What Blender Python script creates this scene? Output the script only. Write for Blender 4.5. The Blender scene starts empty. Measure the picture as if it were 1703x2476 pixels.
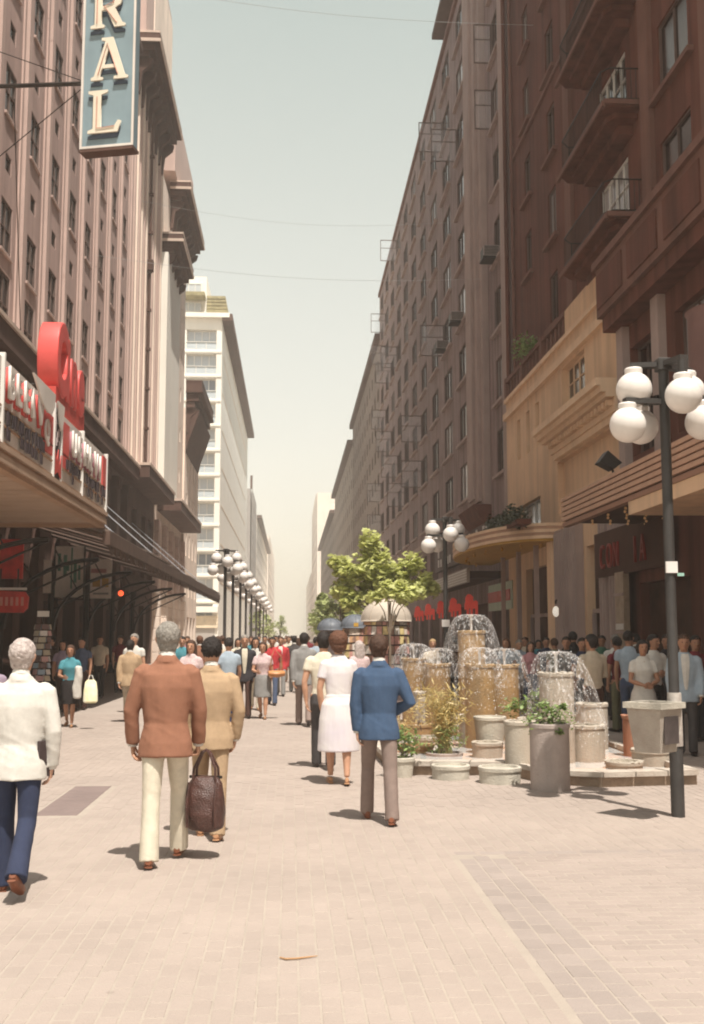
import bpy, math, random
import numpy as np
from mathutils import Vector, Matrix, noise
random.seed(7)
R = math.radians
sc = bpy.context.scene
COL = sc.collection

# ------------------------------------------------------------------ camera, sky, sun, exposure
EYE = 1.70
F = 2613.0
cam_d = bpy.data.cameras.new('camera')
cam = bpy.data.objects.new('camera', cam_d)
COL.objects.link(cam)
sc.camera = cam
cam_d.sensor_fit = 'VERTICAL'
cam_d.sensor_height = 36.0
cam_d.lens = 36.0 * F / 2476.0
cam_d.clip_start = 0.1
cam_d.clip_end = 3000
cam.location = (0, 0, EYE)
PITCH, YAW = math.atan(299 / F), math.atan(147.5 / F)
cam.rotation_euler = (R(90) + PITCH, 0, -YAW)
cam_d.dof.use_dof = False

world = bpy.data.worlds.new('World')
sc.world = world
world.use_nodes = True
wn = world.node_tree
wn.nodes.clear()
HAZE = 0.0012
SUN_DIR = Vector((0.15, -0.40, 1.0)).normalized()
SUN_EL = math.asin(SUN_DIR.z)
SUN_AZ = math.atan2(SUN_DIR.x, SUN_DIR.y)
sky = wn.nodes.new('ShaderNodeTexSky')
sky.sky_type = 'NISHITA'
sky.sun_disc = False
sky.sun_elevation = SUN_EL
sky.sun_rotation = SUN_AZ
sky.air_density = 1.0
sky.dust_density = 4.0
sky.ozone_density = 1.0
bg1 = wn.nodes.new('ShaderNodeBackground')
bg1.inputs[1].default_value = 0.05
wn.links.new(sky.outputs[0], bg1.inputs[0])
# pale veil of summer smog over the whole sky, warmer towards the horizon
tc = wn.nodes.new('ShaderNodeTexCoord')
sep = wn.nodes.new('ShaderNodeSeparateXYZ')
rmp = wn.nodes.new('ShaderNodeValToRGB')
wn.links.new(tc.outputs['Generated'], sep.inputs[0])
wn.links.new(sep.outputs[2], rmp.inputs[0])
SKY_RAMP = [(0.0, (0.93, 0.85, 0.66)), (0.16, (0.90, 0.84, 0.655)), (0.34, (0.72, 0.71, 0.55)), (0.52, (0.52, 0.56, 0.43)), (1.0, (0.32, 0.36, 0.30))]
while len(rmp.color_ramp.elements) < len(SKY_RAMP):
    rmp.color_ramp.elements.new(0.5)
for e, (p, c) in zip(rmp.color_ramp.elements, SKY_RAMP):
    e.position = p
    e.color = (*c, 1)
bg2 = wn.nodes.new('ShaderNodeBackground')
bg2.inputs[1].default_value = 0.57
wn.links.new(rmp.outputs[0], bg2.inputs[0])
add = wn.nodes.new('ShaderNodeAddShader')
out = wn.nodes.new('ShaderNodeOutputWorld')
wn.links.new(bg1.outputs[0], add.inputs[0])
wn.links.new(bg2.outputs[0], add.inputs[1])
wn.links.new(add.outputs[0], out.inputs[0])

sun_d = bpy.data.lights.new('sun', 'SUN')
sun_d.energy = 5.0
sun_d.angle = R(0.5)
sun_d.color = (1.0, 0.94, 0.85)
sun = bpy.data.objects.new('sun', sun_d)
COL.objects.link(sun)
sun.rotation_euler = SUN_DIR.to_track_quat('Z', 'Y').to_euler()
sun.location = (5, -10, 60)

sc.view_settings.view_transform = 'Standard'
sc.view_settings.look = 'None'
sc.view_settings.gamma = 1.0
sc.view_settings.exposure = 0.55
sc.view_settings.use_curve_mapping = False
sc.cycles.use_denoising = True
sc.cycles.filter_width = 2.0
sc.cycles.max_bounces = 8
sc.cycles.transparent_max_bounces = 24
sc.cycles.volume_bounces = 1
sc.cycles.sample_clamp_indirect = 6

# ------------------------------------------------------------------ materials
MATS = {}
def mat(name, c, rough=0.85, var=0.12, vscale=2.0, bump=0.0, bscale=40.0, metal=0.0, streak=0.0, rnd=0.0, spec=0.3,
        c2=None, coords='pos', stain=0.0, emit=None, estr=1.0, vtint=None, trans=0.0):
    """Principled material: colour + soft noise variation, optional vertical streaks, bump, per-object variation."""
    if name in MATS:
        return MATS[name]
    m = bpy.data.materials.new(name)
    MATS[name] = m
    m.use_nodes = True
    nt = m.node_tree
    b = nt.nodes['Principled BSDF']
    L = nt.links.new
    b.inputs['Roughness'].default_value = rough
    b.inputs['Metallic'].default_value = metal
    b.inputs['Specular IOR Level'].default_value = spec
    if trans:
        b.inputs['Transmission Weight'].default_value = trans
    if coords == 'pos':
        g = nt.nodes.new('ShaderNodeNewGeometry'); co = g.outputs['Position']
    else:
        g = nt.nodes.new('ShaderNodeTexCoord'); co = g.outputs['Object']
    n = nt.nodes.new('ShaderNodeTexNoise')
    n.inputs['Scale'].default_value = vscale
    n.inputs['Detail'].default_value = 6
    n.inputs['Roughness'].default_value = 0.65
    L(co, n.inputs['Vector'])
    mr = nt.nodes.new('ShaderNodeMapRange')
    mr.inputs[1].default_value = 0.25; mr.inputs[2].default_value = 0.75
    L(n.outputs[0], mr.inputs[0])
    mix = nt.nodes.new('ShaderNodeMix'); mix.data_type = 'RGBA'
    d = c2 if c2 else tuple(x * (1 - 2 * var) for x in c)
    l_ = c if c2 else tuple(min(1, x * (1 + var)) for x in c)
    mix.inputs[6].default_value = (*d, 1); mix.inputs[7].default_value = (*l_, 1)
    L(mr.outputs[0], mix.inputs[0])
    col = mix.outputs[2]
    if streak:
        mp = nt.nodes.new('ShaderNodeMapping'); mp.inputs['Scale'].default_value = (1.6, 1.6, 0.10)
        L(co, mp.inputs[0])
        n2 = nt.nodes.new('ShaderNodeTexNoise'); n2.inputs['Scale'].default_value = 1.6; n2.inputs['Detail'].default_value = 5
        L(mp.outputs[0], n2.inputs['Vector'])
        r2 = nt.nodes.new('ShaderNodeMapRange'); r2.inputs[1].default_value = 0.42; r2.inputs[2].default_value = 0.7
        r2.inputs[3].default_value = 1.0; r2.inputs[4].default_value = 1 - streak
        L(n2.outputs[0], r2.inputs[0])
        mm = nt.nodes.new('ShaderNodeVectorMath'); mm.operation = 'SCALE'
        L(col, mm.inputs[0]); L(r2.outputs[0], mm.inputs['Scale'])
        col = mm.outputs[0]
    if rnd:
        oi = nt.nodes.new('ShaderNodeObjectInfo')
        at = nt.nodes.new('ShaderNodeAttribute'); at.attribute_name = 'rnd'
        ad = nt.nodes.new('ShaderNodeMath'); ad.operation = 'ADD'
        L(oi.outputs['Random'], ad.inputs[0]); L(at.outputs['Fac'], ad.inputs[1])
        fr = nt.nodes.new('ShaderNodeMath'); fr.operation = 'FRACT'; L(ad.outputs[0], fr.inputs[0])
        r3 = nt.nodes.new('ShaderNodeMapRange'); r3.inputs[3].default_value = 1 - rnd; r3.inputs[4].default_value = 1 + rnd
        L(fr.outputs[0], r3.inputs[0])
        m3 = nt.nodes.new('ShaderNodeVectorMath'); m3.operation = 'SCALE'
        L(col, m3.inputs[0]); L(r3.outputs[0], m3.inputs['Scale'])
        col = m3.outputs[0]
    if stain:
        n4 = nt.nodes.new('ShaderNodeTexNoise'); n4.inputs['Scale'].default_value = .55; n4.inputs['Detail'].default_value = 8; n4.inputs['Roughness'].default_value = .7
        L(co, n4.inputs['Vector'])
        r4 = nt.nodes.new('ShaderNodeMapRange'); r4.inputs[1].default_value = .38; r4.inputs[2].default_value = .66; r4.inputs[3].default_value = 1 - stain; r4.inputs[4].default_value = 1 + stain * .4
        L(n4.outputs[0], r4.inputs[0])
        vo = nt.nodes.new('ShaderNodeTexVoronoi'); vo.inputs['Scale'].default_value = 2.3; L(co, vo.inputs['Vector'])
        r5 = nt.nodes.new('ShaderNodeMapRange'); r5.inputs[1].default_value = .03; r5.inputs[2].default_value = .06; r5.inputs[3].default_value = 1 - stain * 2.2; r5.inputs[4].default_value = 1
        L(vo.outputs['Distance'], r5.inputs[0])
        m5 = nt.nodes.new('ShaderNodeMath'); m5.operation = 'MULTIPLY'; L(r4.outputs[0], m5.inputs[0]); L(r5.outputs[0], m5.inputs[1])
        m4 = nt.nodes.new('ShaderNodeVectorMath'); m4.operation = 'SCALE'; L(col, m4.inputs[0]); L(m5.outputs[0], m4.inputs['Scale'])
        col = m4.outputs[0]
    L(col, b.inputs['Base Color'])
    if bump:
        nb = nt.nodes.new('ShaderNodeTexNoise'); nb.inputs['Scale'].default_value = bscale; nb.inputs['Detail'].default_value = 4
        L(co, nb.inputs['Vector'])
        bp = nt.nodes.new('ShaderNodeBump'); bp.inputs['Strength'].default_value = bump; bp.inputs['Distance'].default_value = 0.02
        L(nb.outputs[0], bp.inputs['Height']); L(bp.outputs[0], b.inputs['Normal'])
    if emit:
        b.inputs['Emission Color'].default_value = (*emit, 1)
        b.inputs['Emission Strength'].default_value = estr
    return m

def glass_mat(name, dark, light, share, rough=0.06):
    """Window glass seen from outside: dark room, or a light tone for curtain and painted sky glint, per pane."""
    m = bpy.data.materials.new(name); MATS[name] = m
    m.use_nodes = True
    nt = m.node_tree; L = nt.links.new
    b = nt.nodes['Principled BSDF']
    b.inputs['Roughness'].default_value = rough
    b.inputs['Specular IOR Level'].default_value = 0.6
    oi = nt.nodes.new('ShaderNodeObjectInfo')
    cr = nt.nodes.new('ShaderNodeValToRGB'); cr.color_ramp.interpolation = 'CONSTANT'
    cr.color_ramp.elements[0].color = (*dark, 1)
    cr.color_ramp.elements[1].position = 1 - share
    cr.color_ramp.elements[1].color = (*light, 1)
    L(oi.outputs['Random'], cr.inputs[0])
    w = nt.nodes.new('ShaderNodeTexWave'); w.inputs['Scale'].default_value = 3.0; w.inputs['Distortion'].default_value = 2.0
    g = nt.nodes.new('ShaderNodeNewGeometry'); L(g.outputs['Position'], w.inputs['Vector'])
    mx = nt.nodes.new('ShaderNodeMapRange'); mx.inputs[3].default_value = 0.75; mx.inputs[4].default_value = 1.1
    L(w.outputs['Fac'], mx.inputs[0])
    v = nt.nodes.new('ShaderNodeVectorMath'); v.operation = 'SCALE'
    L(cr.outputs[0], v.inputs[0]); L(mx.outputs[0], v.inputs['Scale'])
    L(v.outputs[0], b.inputs['Base Color'])
    return m

# ------------------------------------------------------------------ object helpers
def tag(o, label=None, cat=None, group=None, kind=None):
    if label: o['label'] = label
    if cat: o['category'] = cat
    if group: o['group'] = group
    if kind: o['kind'] = kind
    return o

def empty(name, loc=(0, 0, 0), label=None, cat=None, group=None, rz=0.0):
    o = bpy.data.objects.new(name, None)
    o.location = loc
    o.rotation_euler = (0, 0, rz)
    o.empty_display_size = 0.2
    COL.objects.link(o)
    return tag(o, label, cat, group)

def link(name, me, parent=None, loc=None, rot=None, scale=None):
    o = bpy.data.objects.new(name, me)
    COL.objects.link(o)
    if parent is not None: o.parent = parent
    if loc is not None: o.location = loc
    if rot is not None: o.rotation_euler = rot
    if scale is not None: o.scale = scale
    return o

class MB:
    """collects shapes, builds one mesh object"""
    def __init__(s):
        s.v = []; s.f = []; s.mi = []; s.at = []
    def add(s, vs, fs, mi=0):
        b = len(s.v)
        s.v += [tuple(p) for p in vs]
        s.f += [tuple(i + b for i in f) for f in fs]
        s.mi += [mi] * len(fs)
        return s
    def box(s, x0, x1, y0, y1, z0, z1, mi=0, mp=None):
        if x0 > x1: x0, x1 = x1, x0
        if y0 > y1: y0, y1 = y1, y0
        vs = [(x0, y0, z0), (x1, y0, z0), (x1, y1, z0), (x0, y1, z0), (x0, y0, z1), (x1, y0, z1), (x1, y1, z1), (x0, y1, z1)]
        if mp: vs = [mp(*p) for p in vs]
        return s.add(vs, [(0, 3, 2, 1), (4, 5, 6, 7), (0, 1, 5, 4), (1, 2, 6, 5), (2, 3, 7, 6), (3, 0, 4, 7)], mi)
    def chbox(s, x0, x1, y0, y1, z0, z1, c=0.01, mi=0, mp=None):
        """box with chamfered top edges and vertical edges"""
        def ring(z, i):
            a, b, d, e = x0 + i, x1 - i, y0 + i, y1 - i
            return [(a + c, d, z), (b - c, d, z), (b, d + c, z), (b, e - c, z), (b - c, e, z), (a + c, e, z), (a, e - c, z), (a, d + c, z)]
        vs = ring(z0, 0) + ring(z1 - c, 0) + ring(z1, c * .8)
        if mp: vs = [mp(*p) for p in vs]
        fs = [tuple(range(7, -1, -1)), tuple(range(16, 24))]
        for k in (0, 8):
            for i in range(8):
                j = (i + 1) % 8
                fs.append((k + i, k + j, k + 8 + j, k + 8 + i))
        return s.add(vs, fs, mi)
    def lathe(s, cx, cy, prof, n=20, mi=0, cap0=True, cap1=True, wob=0.0):
        vs = []; fs = []
        for r, z in prof:
            for i in range(n):
                a = 2 * math.pi * i / n
                rr = r * (1 + wob * math.sin(3 * a + cx))
                vs.append((cx + rr * math.cos(a), cy + rr * math.sin(a), z))
        for k in range(len(prof) - 1):
            for i in range(n):
                j = (i + 1) % n
                fs.append((k * n + i, k * n + j, (k + 1) * n + j, (k + 1) * n + i))
        if cap0: fs.append(tuple(range(n - 1, -1, -1)))
        if cap1: fs.append(tuple((len(prof) - 1) * n + i for i in range(n)))
        return s.add(vs, fs, mi)
    def tube(s, pts, rad, n=8, mi=0, cap=True, ell=None):
        pts = [Vector(p) for p in pts]
        if not hasattr(rad, '__len__'): rad = [rad] * len(pts)
        vs = []; fs = []
        up0 = None
        for i, p in enumerate(pts):
            t = (pts[min(i + 1, len(pts) - 1)] - pts[max(i - 1, 0)])
            if t.length < 1e-9: t = Vector((0, 0, 1))
            t.normalize()
            if up0 is None:
                up0 = Vector((1, 0, 0)) if abs(t.x) < 0.8 else Vector((0, 1, 0))
            a = up0 - t * up0.dot(t)
            a.normalize(); up0 = a
            b = t.cross(a)
            r = rad[i]
            ra, rb = (r if hasattr(r, '__len__') else (r, r))
            for k in range(n):
                w = 2 * math.pi * k / n
                vs.append(p + a * (ra * math.cos(w)) + b * (rb * math.sin(w)))
        for i in range(len(pts) - 1):
            for k in range(n):
                j = (k + 1) % n
                fs.append((i * n + k, i * n + j, (i + 1) * n + j, (i + 1) * n + k))
        if cap:
            fs.append(tuple(range(n - 1, -1, -1)))
            fs.append(tuple((len(pts) - 1) * n + i for i in range(n)))
        return s.add(vs, fs, mi)
    def ball(s, c, r, nu=16, nv=10, mi=0):
        if not hasattr(r, '__len__'): r = (r, r, r)
        vs = [(c[0], c[1], c[2] - r[2])]
        for i in range(1, nv):
            ph = -math.pi / 2 + math.pi * i / nv
            for k in range(nu):
                w = 2 * math.pi * k / nu
                vs.append((c[0] + r[0] * math.cos(ph) * math.cos(w), c[1] + r[1] * math.cos(ph) * math.sin(w), c[2] + r[2] * math.sin(ph)))
        vs.append((c[0], c[1], c[2] + r[2]))
        fs = []
        for k in range(nu):
            j = (k + 1) % nu
            fs.append((0, 1 + j, 1 + k))
            for i in range(nv - 2):
                a = 1 + i * nu
                fs.append((a + k, a + j, a + nu + j, a + nu + k))
            a = 1 + (nv - 2) * nu
            fs.append((a + k, a + j, len(vs) - 1))
        return s.add(vs, fs, mi)
    def prism(s, poly, fn, d0, d1, mi=0):
        """poly: 2-D outline (a,b); fn(a,b,d) -> xyz; extruded d0..d1"""
        n = len(poly)
        vs = [fn(a, b, d0) for a, b in poly] + [fn(a, b, d1) for a, b in poly]
        fs = [tuple(range(n - 1, -1, -1)), tuple(range(n, 2 * n))]
        for i in range(n):
            j = (i + 1) % n
            fs.append((i, j, n + j, n + i))
        return s.add(vs, fs, mi)
    def mesh(s, name, mats, smooth=False):
        me = bpy.data.meshes.new(name)
        me.from_pydata(s.v, [], s.f)
        if not isinstance(mats, (list, tuple)): mats = [mats]
        for m in mats: me.materials.append(m)
        if len(mats) > 1: me.polygons.foreach_set('material_index', s.mi)
        if smooth:
            me.polygons.foreach_set('use_smooth', [True] * len(me.polygons))
            try: me.set_sharp_from_angle(angle=R(38))
            except Exception: pass
        if s.at:
            a = me.attributes.new('rnd', 'FLOAT', 'FACE')
            a.data.foreach_set('value', s.at)
        me.update()
        return me
    def build(s, name, mats, parent=None, smooth=False, loc=None, rot=None):
        return link(name, s.mesh(name, mats, smooth), parent, loc, rot)

def text_obj(txt, size, extrude, m, name, parent=None, loc=(0, 0, 0), rot=(R(90), 0, 0), fat=0.0, sx=1.0, align='LEFT', bevel=0.0):
    c = bpy.data.curves.new(name, 'FONT')
    c.body = txt; c.size = size; c.extrude = extrude; c.offset = fat; c.bevel_depth = bevel
    c.align_x = align; c.resolution_u = 4
    t = bpy.data.objects.new('tmp_text', c)
    COL.objects.link(t)
    bpy.context.view_layer.update()
    me = bpy.data.meshes.new_from_object(t.evaluated_get(bpy.context.evaluated_depsgraph_get()))
    bpy.data.objects.remove(t); bpy.data.curves.remove(c)
    me.materials.clear(); me.materials.append(m)
    return link(name, me, parent, loc, rot, (sx, 1, 1))

def gnd(u, v, z=0.0):
    """pixel of the photograph -> point on the level z"""
    d = Vector((u - 851.5, 1238 - v, -F))
    w = cam.rotation_euler.to_matrix() @ d
    t = (z - EYE) / w.z
    return Vector((0, 0, EYE)) + w * t

# ------------------------------------------------------------------ facades
XL, XR = -8.5, 9.0
def mapL(x=XL, ds=0.0):
    return lambda s, d, z: (x + d, s + ds, z)       # d > 0 stands out over the street
def mapR(x=XR, ds=0.0):
    return lambda s, d, z: (x - d, s + ds, z)
def mapF(y):
    return lambda s, d, z: (s, y - d, z)

def pierced(mp, s0, s1, z0, z1, ops, depth, mb=None):
    """wall sheet with real openings and reveals (ops: s0,s1,z0,z1)"""
    mb = mb or MB()
    s0, s1, z0, z1 = (round(q, 4) for q in (s0, s1, z0, z1))
    ops = [tuple(round(q, 4) for q in o) for o in ops]
    ops = [(max(o[0], s0), min(o[1], s1), max(o[2], z0), min(o[3], z1)) for o in ops]
    S = sorted(set([s0, s1] + [o[0] for o in ops] + [o[1] for o in ops]))
    Z = sorted(set([z0, z1] + [o[2] for o in ops] + [o[3] for o in ops]))
    S = [a for a in S if s0 <= a <= s1]; Z = [a for a in Z if z0 <= a <= z1]
    si = {a: i for i, a in enumerate(S)}; zi = {a: i for i, a in enumerate(Z)}
    hole = set()
    for o in ops:
        for i in range(si[o[0]], si[o[1]]):
            for k in range(zi[o[2]], zi[o[3]]):
                hole.add((i, k))
    # merge solid cells into vertical runs
    for i in range(len(S) - 1):
        k = 0
        while k < len(Z) - 1:
            if (i, k) in hole: k += 1; continue
            j = k
            while j < len(Z) - 1 and (i, j) not in hole: j += 1
            mb.add([mp(S[i], 0, Z[k]), mp(S[i + 1], 0, Z[k]), mp(S[i + 1], 0, Z[j]), mp(S[i], 0, Z[j])], [(0, 1, 2, 3)])
            k = j
    for a, b, c, e in ops:
        p = [mp(a, 0, c), mp(b, 0, c), mp(b, 0, e), mp(a, 0, e), mp(a, -depth, c), mp(b, -depth, c), mp(b, -depth, e), mp(a, -depth, e)]
        mb.add(p, [(0, 1, 5, 4), (1, 2, 6, 5), (2, 3, 7, 6), (3, 0, 4, 7)])
    # rim of the slab
    p = [mp(s0, 0, z0), mp(s1, 0, z0), mp(s1, 0, z1), mp(s0, 0, z1), mp(s0, -depth, z0), mp(s1, -depth, z0), mp(s1, -depth, z1), mp(s0, -depth, z1)]
    mb.add(p, [(0, 1, 5, 4), (1, 2, 6, 5), (2, 3, 7, 6), (3, 0, 4, 7)])
    return mb

WCACHE = {}
def window(parent, mp, key, s, z, w, h, depth, mf, mg, cols=2, rows=1, sill=None, msill=None, sash=0, fr=0.05, name='window'):
    """window part (frame) with pane, sill and open sash as sub-parts, centred at s, bottom z"""
    kk = (key, w, h, depth, cols, rows, fr)
    if kk not in WCACHE:
        o0 = Vector(mp(0, 0, 0))
        loc = lambda a, d, b: tuple(Vector(mp(a, d, b)) - o0)
        f = MB()
        D0, D1 = -depth + .02, -depth + .09
        f.box(-w/2, -w/2 + fr, D0, D1, 0, h, mp=loc); f.box(w/2 - fr, w/2, D0, D1, 0, h, mp=loc)
        f.box(-w/2 + fr, w/2 - fr, D0, D1, 0, fr, mp=loc); f.box(-w/2 + fr, w/2 - fr, D0, D1, h - fr, h, mp=loc)
        for i in range(1, cols):
            x = -w/2 + w * i / cols
            f.box(x - fr * .4, x + fr * .4, D0, D1 - .01, fr, h - fr, mp=loc)
        for i in range(1, rows):
            zz = h * i / rows
            f.box(-w/2 + fr, w/2 - fr, D0, D1 - .02, zz - fr * .35, zz + fr * .35, mp=loc)
        g = MB(); g.box(-w/2, w/2, -depth - .02, -depth + .03, 0, h, mp=loc)
        sl = MB()
        if sill:
            ov, pr, th = sill
            sl.box(-w/2 - ov, w/2 + ov, 0.003, pr, -th - .02, -.02, mp=loc)
        sa = MB()
        q = w / 2 * .95; y = w/2 - .03
        for a, b, c, e in ((0, .05, 0, h), (q - .05, q, 0, h), (.05, q - .05, 0, .06), (.05, q - .05, h - .06, h), (.05, q - .05, h * .6, h * .6 + .04)):
            sa.box(y - .03, y + .01, .01 + a, .01 + b, .03 + c * .97, .03 + e * .97, mi=0, mp=loc)
        sa.box(y - .015, y - .005, .05, q - .03, .08, h - .08, mi=1, mp=loc)
        WCACHE[kk] = (f.mesh('window', mf), g.mesh('pane', mg), sl.mesh('sill', msill or mf) if sill else None,
                      sa.mesh('open_sash', [mf, MATS['thin_glass']]))
    f, g, sl, sa = WCACHE[kk]
    o = link(name, f, parent, mp(s, 0, z))
    link('pane', g, o)
    if sl is not None and sill: link('sill', sl, o)
    if sash: link('open_sash', sa, o)
    return o

def core(mp, s0, s1, z1, dback, dfront, mats, parent, name='wall'):
    mb = MB(); mb.box(s0, s1, -dback, -dfront, 0, z1, mp=mp)
    return mb

# ------------------------------------------------------------------ palette
pink = mat('pink_render', (0.518, 0.365, 0.324), .9, .08, .5, .25, 25, streak=.22)
pink_rib = mat('pale_rib', (0.557, 0.410, 0.360), .9, .06, .8, .2, 25, streak=.12)
tanw = mat('tan_render', (0.88, 0.73, 0.62), .9, .07, .5, .2, 25, streak=.22)
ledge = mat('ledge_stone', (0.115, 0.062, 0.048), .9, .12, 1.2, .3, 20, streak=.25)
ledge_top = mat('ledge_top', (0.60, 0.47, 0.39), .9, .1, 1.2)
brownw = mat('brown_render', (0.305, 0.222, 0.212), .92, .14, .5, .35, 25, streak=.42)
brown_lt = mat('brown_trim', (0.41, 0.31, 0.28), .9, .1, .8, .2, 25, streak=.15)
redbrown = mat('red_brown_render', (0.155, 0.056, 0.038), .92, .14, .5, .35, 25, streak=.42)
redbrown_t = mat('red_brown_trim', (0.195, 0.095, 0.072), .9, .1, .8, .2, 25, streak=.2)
cream = mat('cream_render', (0.76, 0.52, 0.34), .9, .07, .6, .2, 25, streak=.2)
cream_t = mat('cream_trim', (0.80, 0.57, 0.39), .9, .06, .8, .15, 25, streak=.12)
white_w = mat('white_wall', (0.86, 0.82, 0.74), .9, .04, .3, .1, 20, streak=.07)
grey_w = mat('grey_wall', (0.36, 0.33, 0.31), .9, .08, .3, streak=.15)
farw = mat('far_wall', (0.74, 0.67, 0.59), .9, .06, .2, streak=.1)
farw2 = mat('far_pink_wall', (0.80, 0.70, 0.62), .9, .06, .2, streak=.1)
farb = mat('far_brown_wall', (0.24, 0.185, 0.16), .9, .1, .3, streak=.2)
farb2 = mat('far_grey_brown_wall', (0.33, 0.27, 0.235), .9, .1, .3, streak=.2)
dark = mat('dark_interior', (0.075, 0.038, 0.026), .9, .2, .7)
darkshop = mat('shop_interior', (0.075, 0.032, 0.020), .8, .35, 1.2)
iron = mat('dark_iron', (0.045, 0.036, 0.032), .5, .15, 3, metal=.4)
post_m = mat('post_paint', (0.050, 0.045, 0.042), .45, .2, 3, .1, 60)
frame_d = mat('window_frame', (0.13, 0.085, 0.07), .7)
frame_w = mat('white_frame', (0.70, 0.68, 0.64), .7, .05)
roofm = mat('roof_sheet', (0.28, 0.24, 0.21), .9, .2, 1)
glassL = glass_mat('glass_left', (0.03, 0.014, 0.010), (0.26, 0.20, 0.17), .07, .25)
glassR = glass_mat('glass_right', (0.03, 0.016, 0.014), (0.42, 0.40, 0.40), .26, .15)  # light panes also stand in for bright sky glints on the glass
glassW = glass_mat('glass_white_block', (0.20, 0.23, 0.27), (0.50, 0.53, 0.56), .68)
glassF = glass_mat('glass_far', (0.16, 0.12, 0.11), (0.42, 0.38, 0.35), .3)
tg = bpy.data.materials.new('thin_glass'); MATS['thin_glass'] = tg; tg.use_nodes = True
_n = tg.node_tree; _b = _n.nodes['Principled BSDF']
_b.inputs['Base Color'].default_value = (.75, .8, .85, 1); _b.inputs['Roughness'].default_value = .08
_t = _n.nodes.new('ShaderNodeBsdfTransparent'); _x = _n.nodes.new('ShaderNodeMixShader'); _x.inputs[0].default_value = .09
_n.links.new(_t.outputs[0], _x.inputs[1]); _n.links.new(_b.outputs[0], _x.inputs[2])
_n.links.new(_x.outputs[0], _n.nodes['Material Output'].inputs[0])

# ------------------------------------------------------------------ ground
joint = mat('paving_joint', (0.361, 0.308, 0.262), .95, .06, 3, .3, 60, stain=.07)
paver = mat('paver', (0.351, 0.290, 0.253), .93, .05, .7, .35, 90, rnd=.035, stain=.08)
paver_g = mat('paver_grey', (0.334, 0.275, 0.243), .93, .05, .8, .35, 90, rnd=.05, stain=.09)
paver_b = mat('paver_border', (0.315, 0.264, 0.237), .93, .05, 1.0, .35, 90, rnd=.06, stain=.09)
farpave = mat('paving_far', (0.351, 0.293, 0.255), .93, .05, .5, .2, 30, stain=.08)
soil = mat('bare_ground', (0.40, 0.33, 0.26), .95, .1, .05)
g = MB(); g.box(-900, 900, -300, 1500, -1, -.06)
tag(g.build('ground', soil), kind='structure')
g = MB(); g.box(-9.2, 9.6, -40, 700, -.055, .0027)
pav = tag(g.build('pavement', joint), kind='structure')
g = MB(); g.box(-9.19, 9.59, 24.0, 699, .0028, .0050)
g.build('far_paving', farpave, pav)

def brick_mesh(L_, W_, m):
    b = MB(); b.chbox(-W_/2, W_/2, -L_/2, L_/2, -.03, .0045, .004)
    return b.mesh('brick', m)
BM = {('p'): brick_mesh(.193, .0915, paver), ('g'): brick_mesh(.193, .0915, paver_g), ('b'): brick_mesh(.193, .118, paver_b), 'h': brick_mesh(.093, .0915, paver_g)}
bricks = []
XB = 1.29
def keep(x, y): return -.27 * y - 1.3 < x < .385 * y + 1.5
y = 3.0
xx = -9.1
ci = 0
while xx < 9.5:
    off = (ci % 2) * .1 + random.uniform(-.02, .02)
    yy = 2.9 + off
    while yy < 24:
        if keep(xx, yy) and not (xx > XB - .05 and yy < 8.62) and not (-2.43 < xx < -2.0 and 10.6 < yy < 12.7):
            bricks.append((xx, yy, 0, 'p'))
        yy += .2
    ci += 1; xx += .1
k = 0; yy = 2.95
while yy < 8.6:
    xx = XB + .481 + (k % 2) * .1
    if k % 2: bricks.append((XB + .431, yy, 1, 'h'))
    while xx < 5.2:
        if keep(xx, yy): bricks.append((xx, yy, 1, 'g'))
        xx += .2
    k += 1; yy += .1
xi = 0
for xo in (XB + .065, XB + .19, XB + .315):
    yy = 2.95 + (xi % 2) * .1
    while yy < 8.55:
        if keep(xo, yy): bricks.append((xo, yy, 0, 'b'))
        yy += .2
    xi += 1
xx = XB + .1
while xx < 5.2:
    bricks.append((xx, 8.665, 1, 'b')); xx += .2
bricks.sort(key=lambda b: (b[1] ** 2 + b[0] ** 2 * .5))
def infr(b):
    return b[1] > 4.35 and -.262 * b[1] < b[0] < .375 * b[1]
near = [b for b in bricks if infr(b)][:300]
ns = set(near)
for b in near:
    o = link('brick', BM[b[3]], pav, (b[0], b[1], random.uniform(-.0012, .0012)), (random.uniform(-.006, .006), random.uniform(-.008, .008), (R(90) if b[2] else 0) + random.uniform(-.01, .01)))
mass = {k_: MB() for k_ in 'pgb'}
mass['h'] = mass['g']
for b in bricks:
    if b in ns: continue
    L2, W2 = .0965, (.059 if b[3] == 'b' else .0458)
    if b[3] == 'h': L2 = .0465
    if b[2]: L2, W2 = W2, L2
    q = mass[b[3]]; z = .0045 + random.uniform(-.0015, .0012)
    if b[1] < 11: q.chbox(b[0] - W2, b[0] + W2, b[1] - L2, b[1] + L2, -.03, z, .004); n_ = 18
    else:
        x0, x1, y0, y1 = b[0] - W2, b[0] + W2, b[1] - L2, b[1] + L2
        q.add([(x0, y0, -.004), (x1, y0, -.004), (x1, y1, -.004), (x0, y1, -.004), (x0, y0, z), (x1, y0, z), (x1, y1, z), (x0, y1, z)],
              [(4, 5, 6, 7), (0, 1, 5, 4), (1, 2, 6, 5), (2, 3, 7, 6), (3, 0, 4, 7)]); n_ = 5
    r_ = random.random()
    q.at += [r_] * n_
tag(mass['p'].build('brick_field', paver, pav), kind='stuff')
tag(mass['g'].build('grey_brick_field', paver_g, pav), kind='stuff')
tag(mass['b'].build('border_brick_field', paver_b, pav), kind='stuff')
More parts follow.
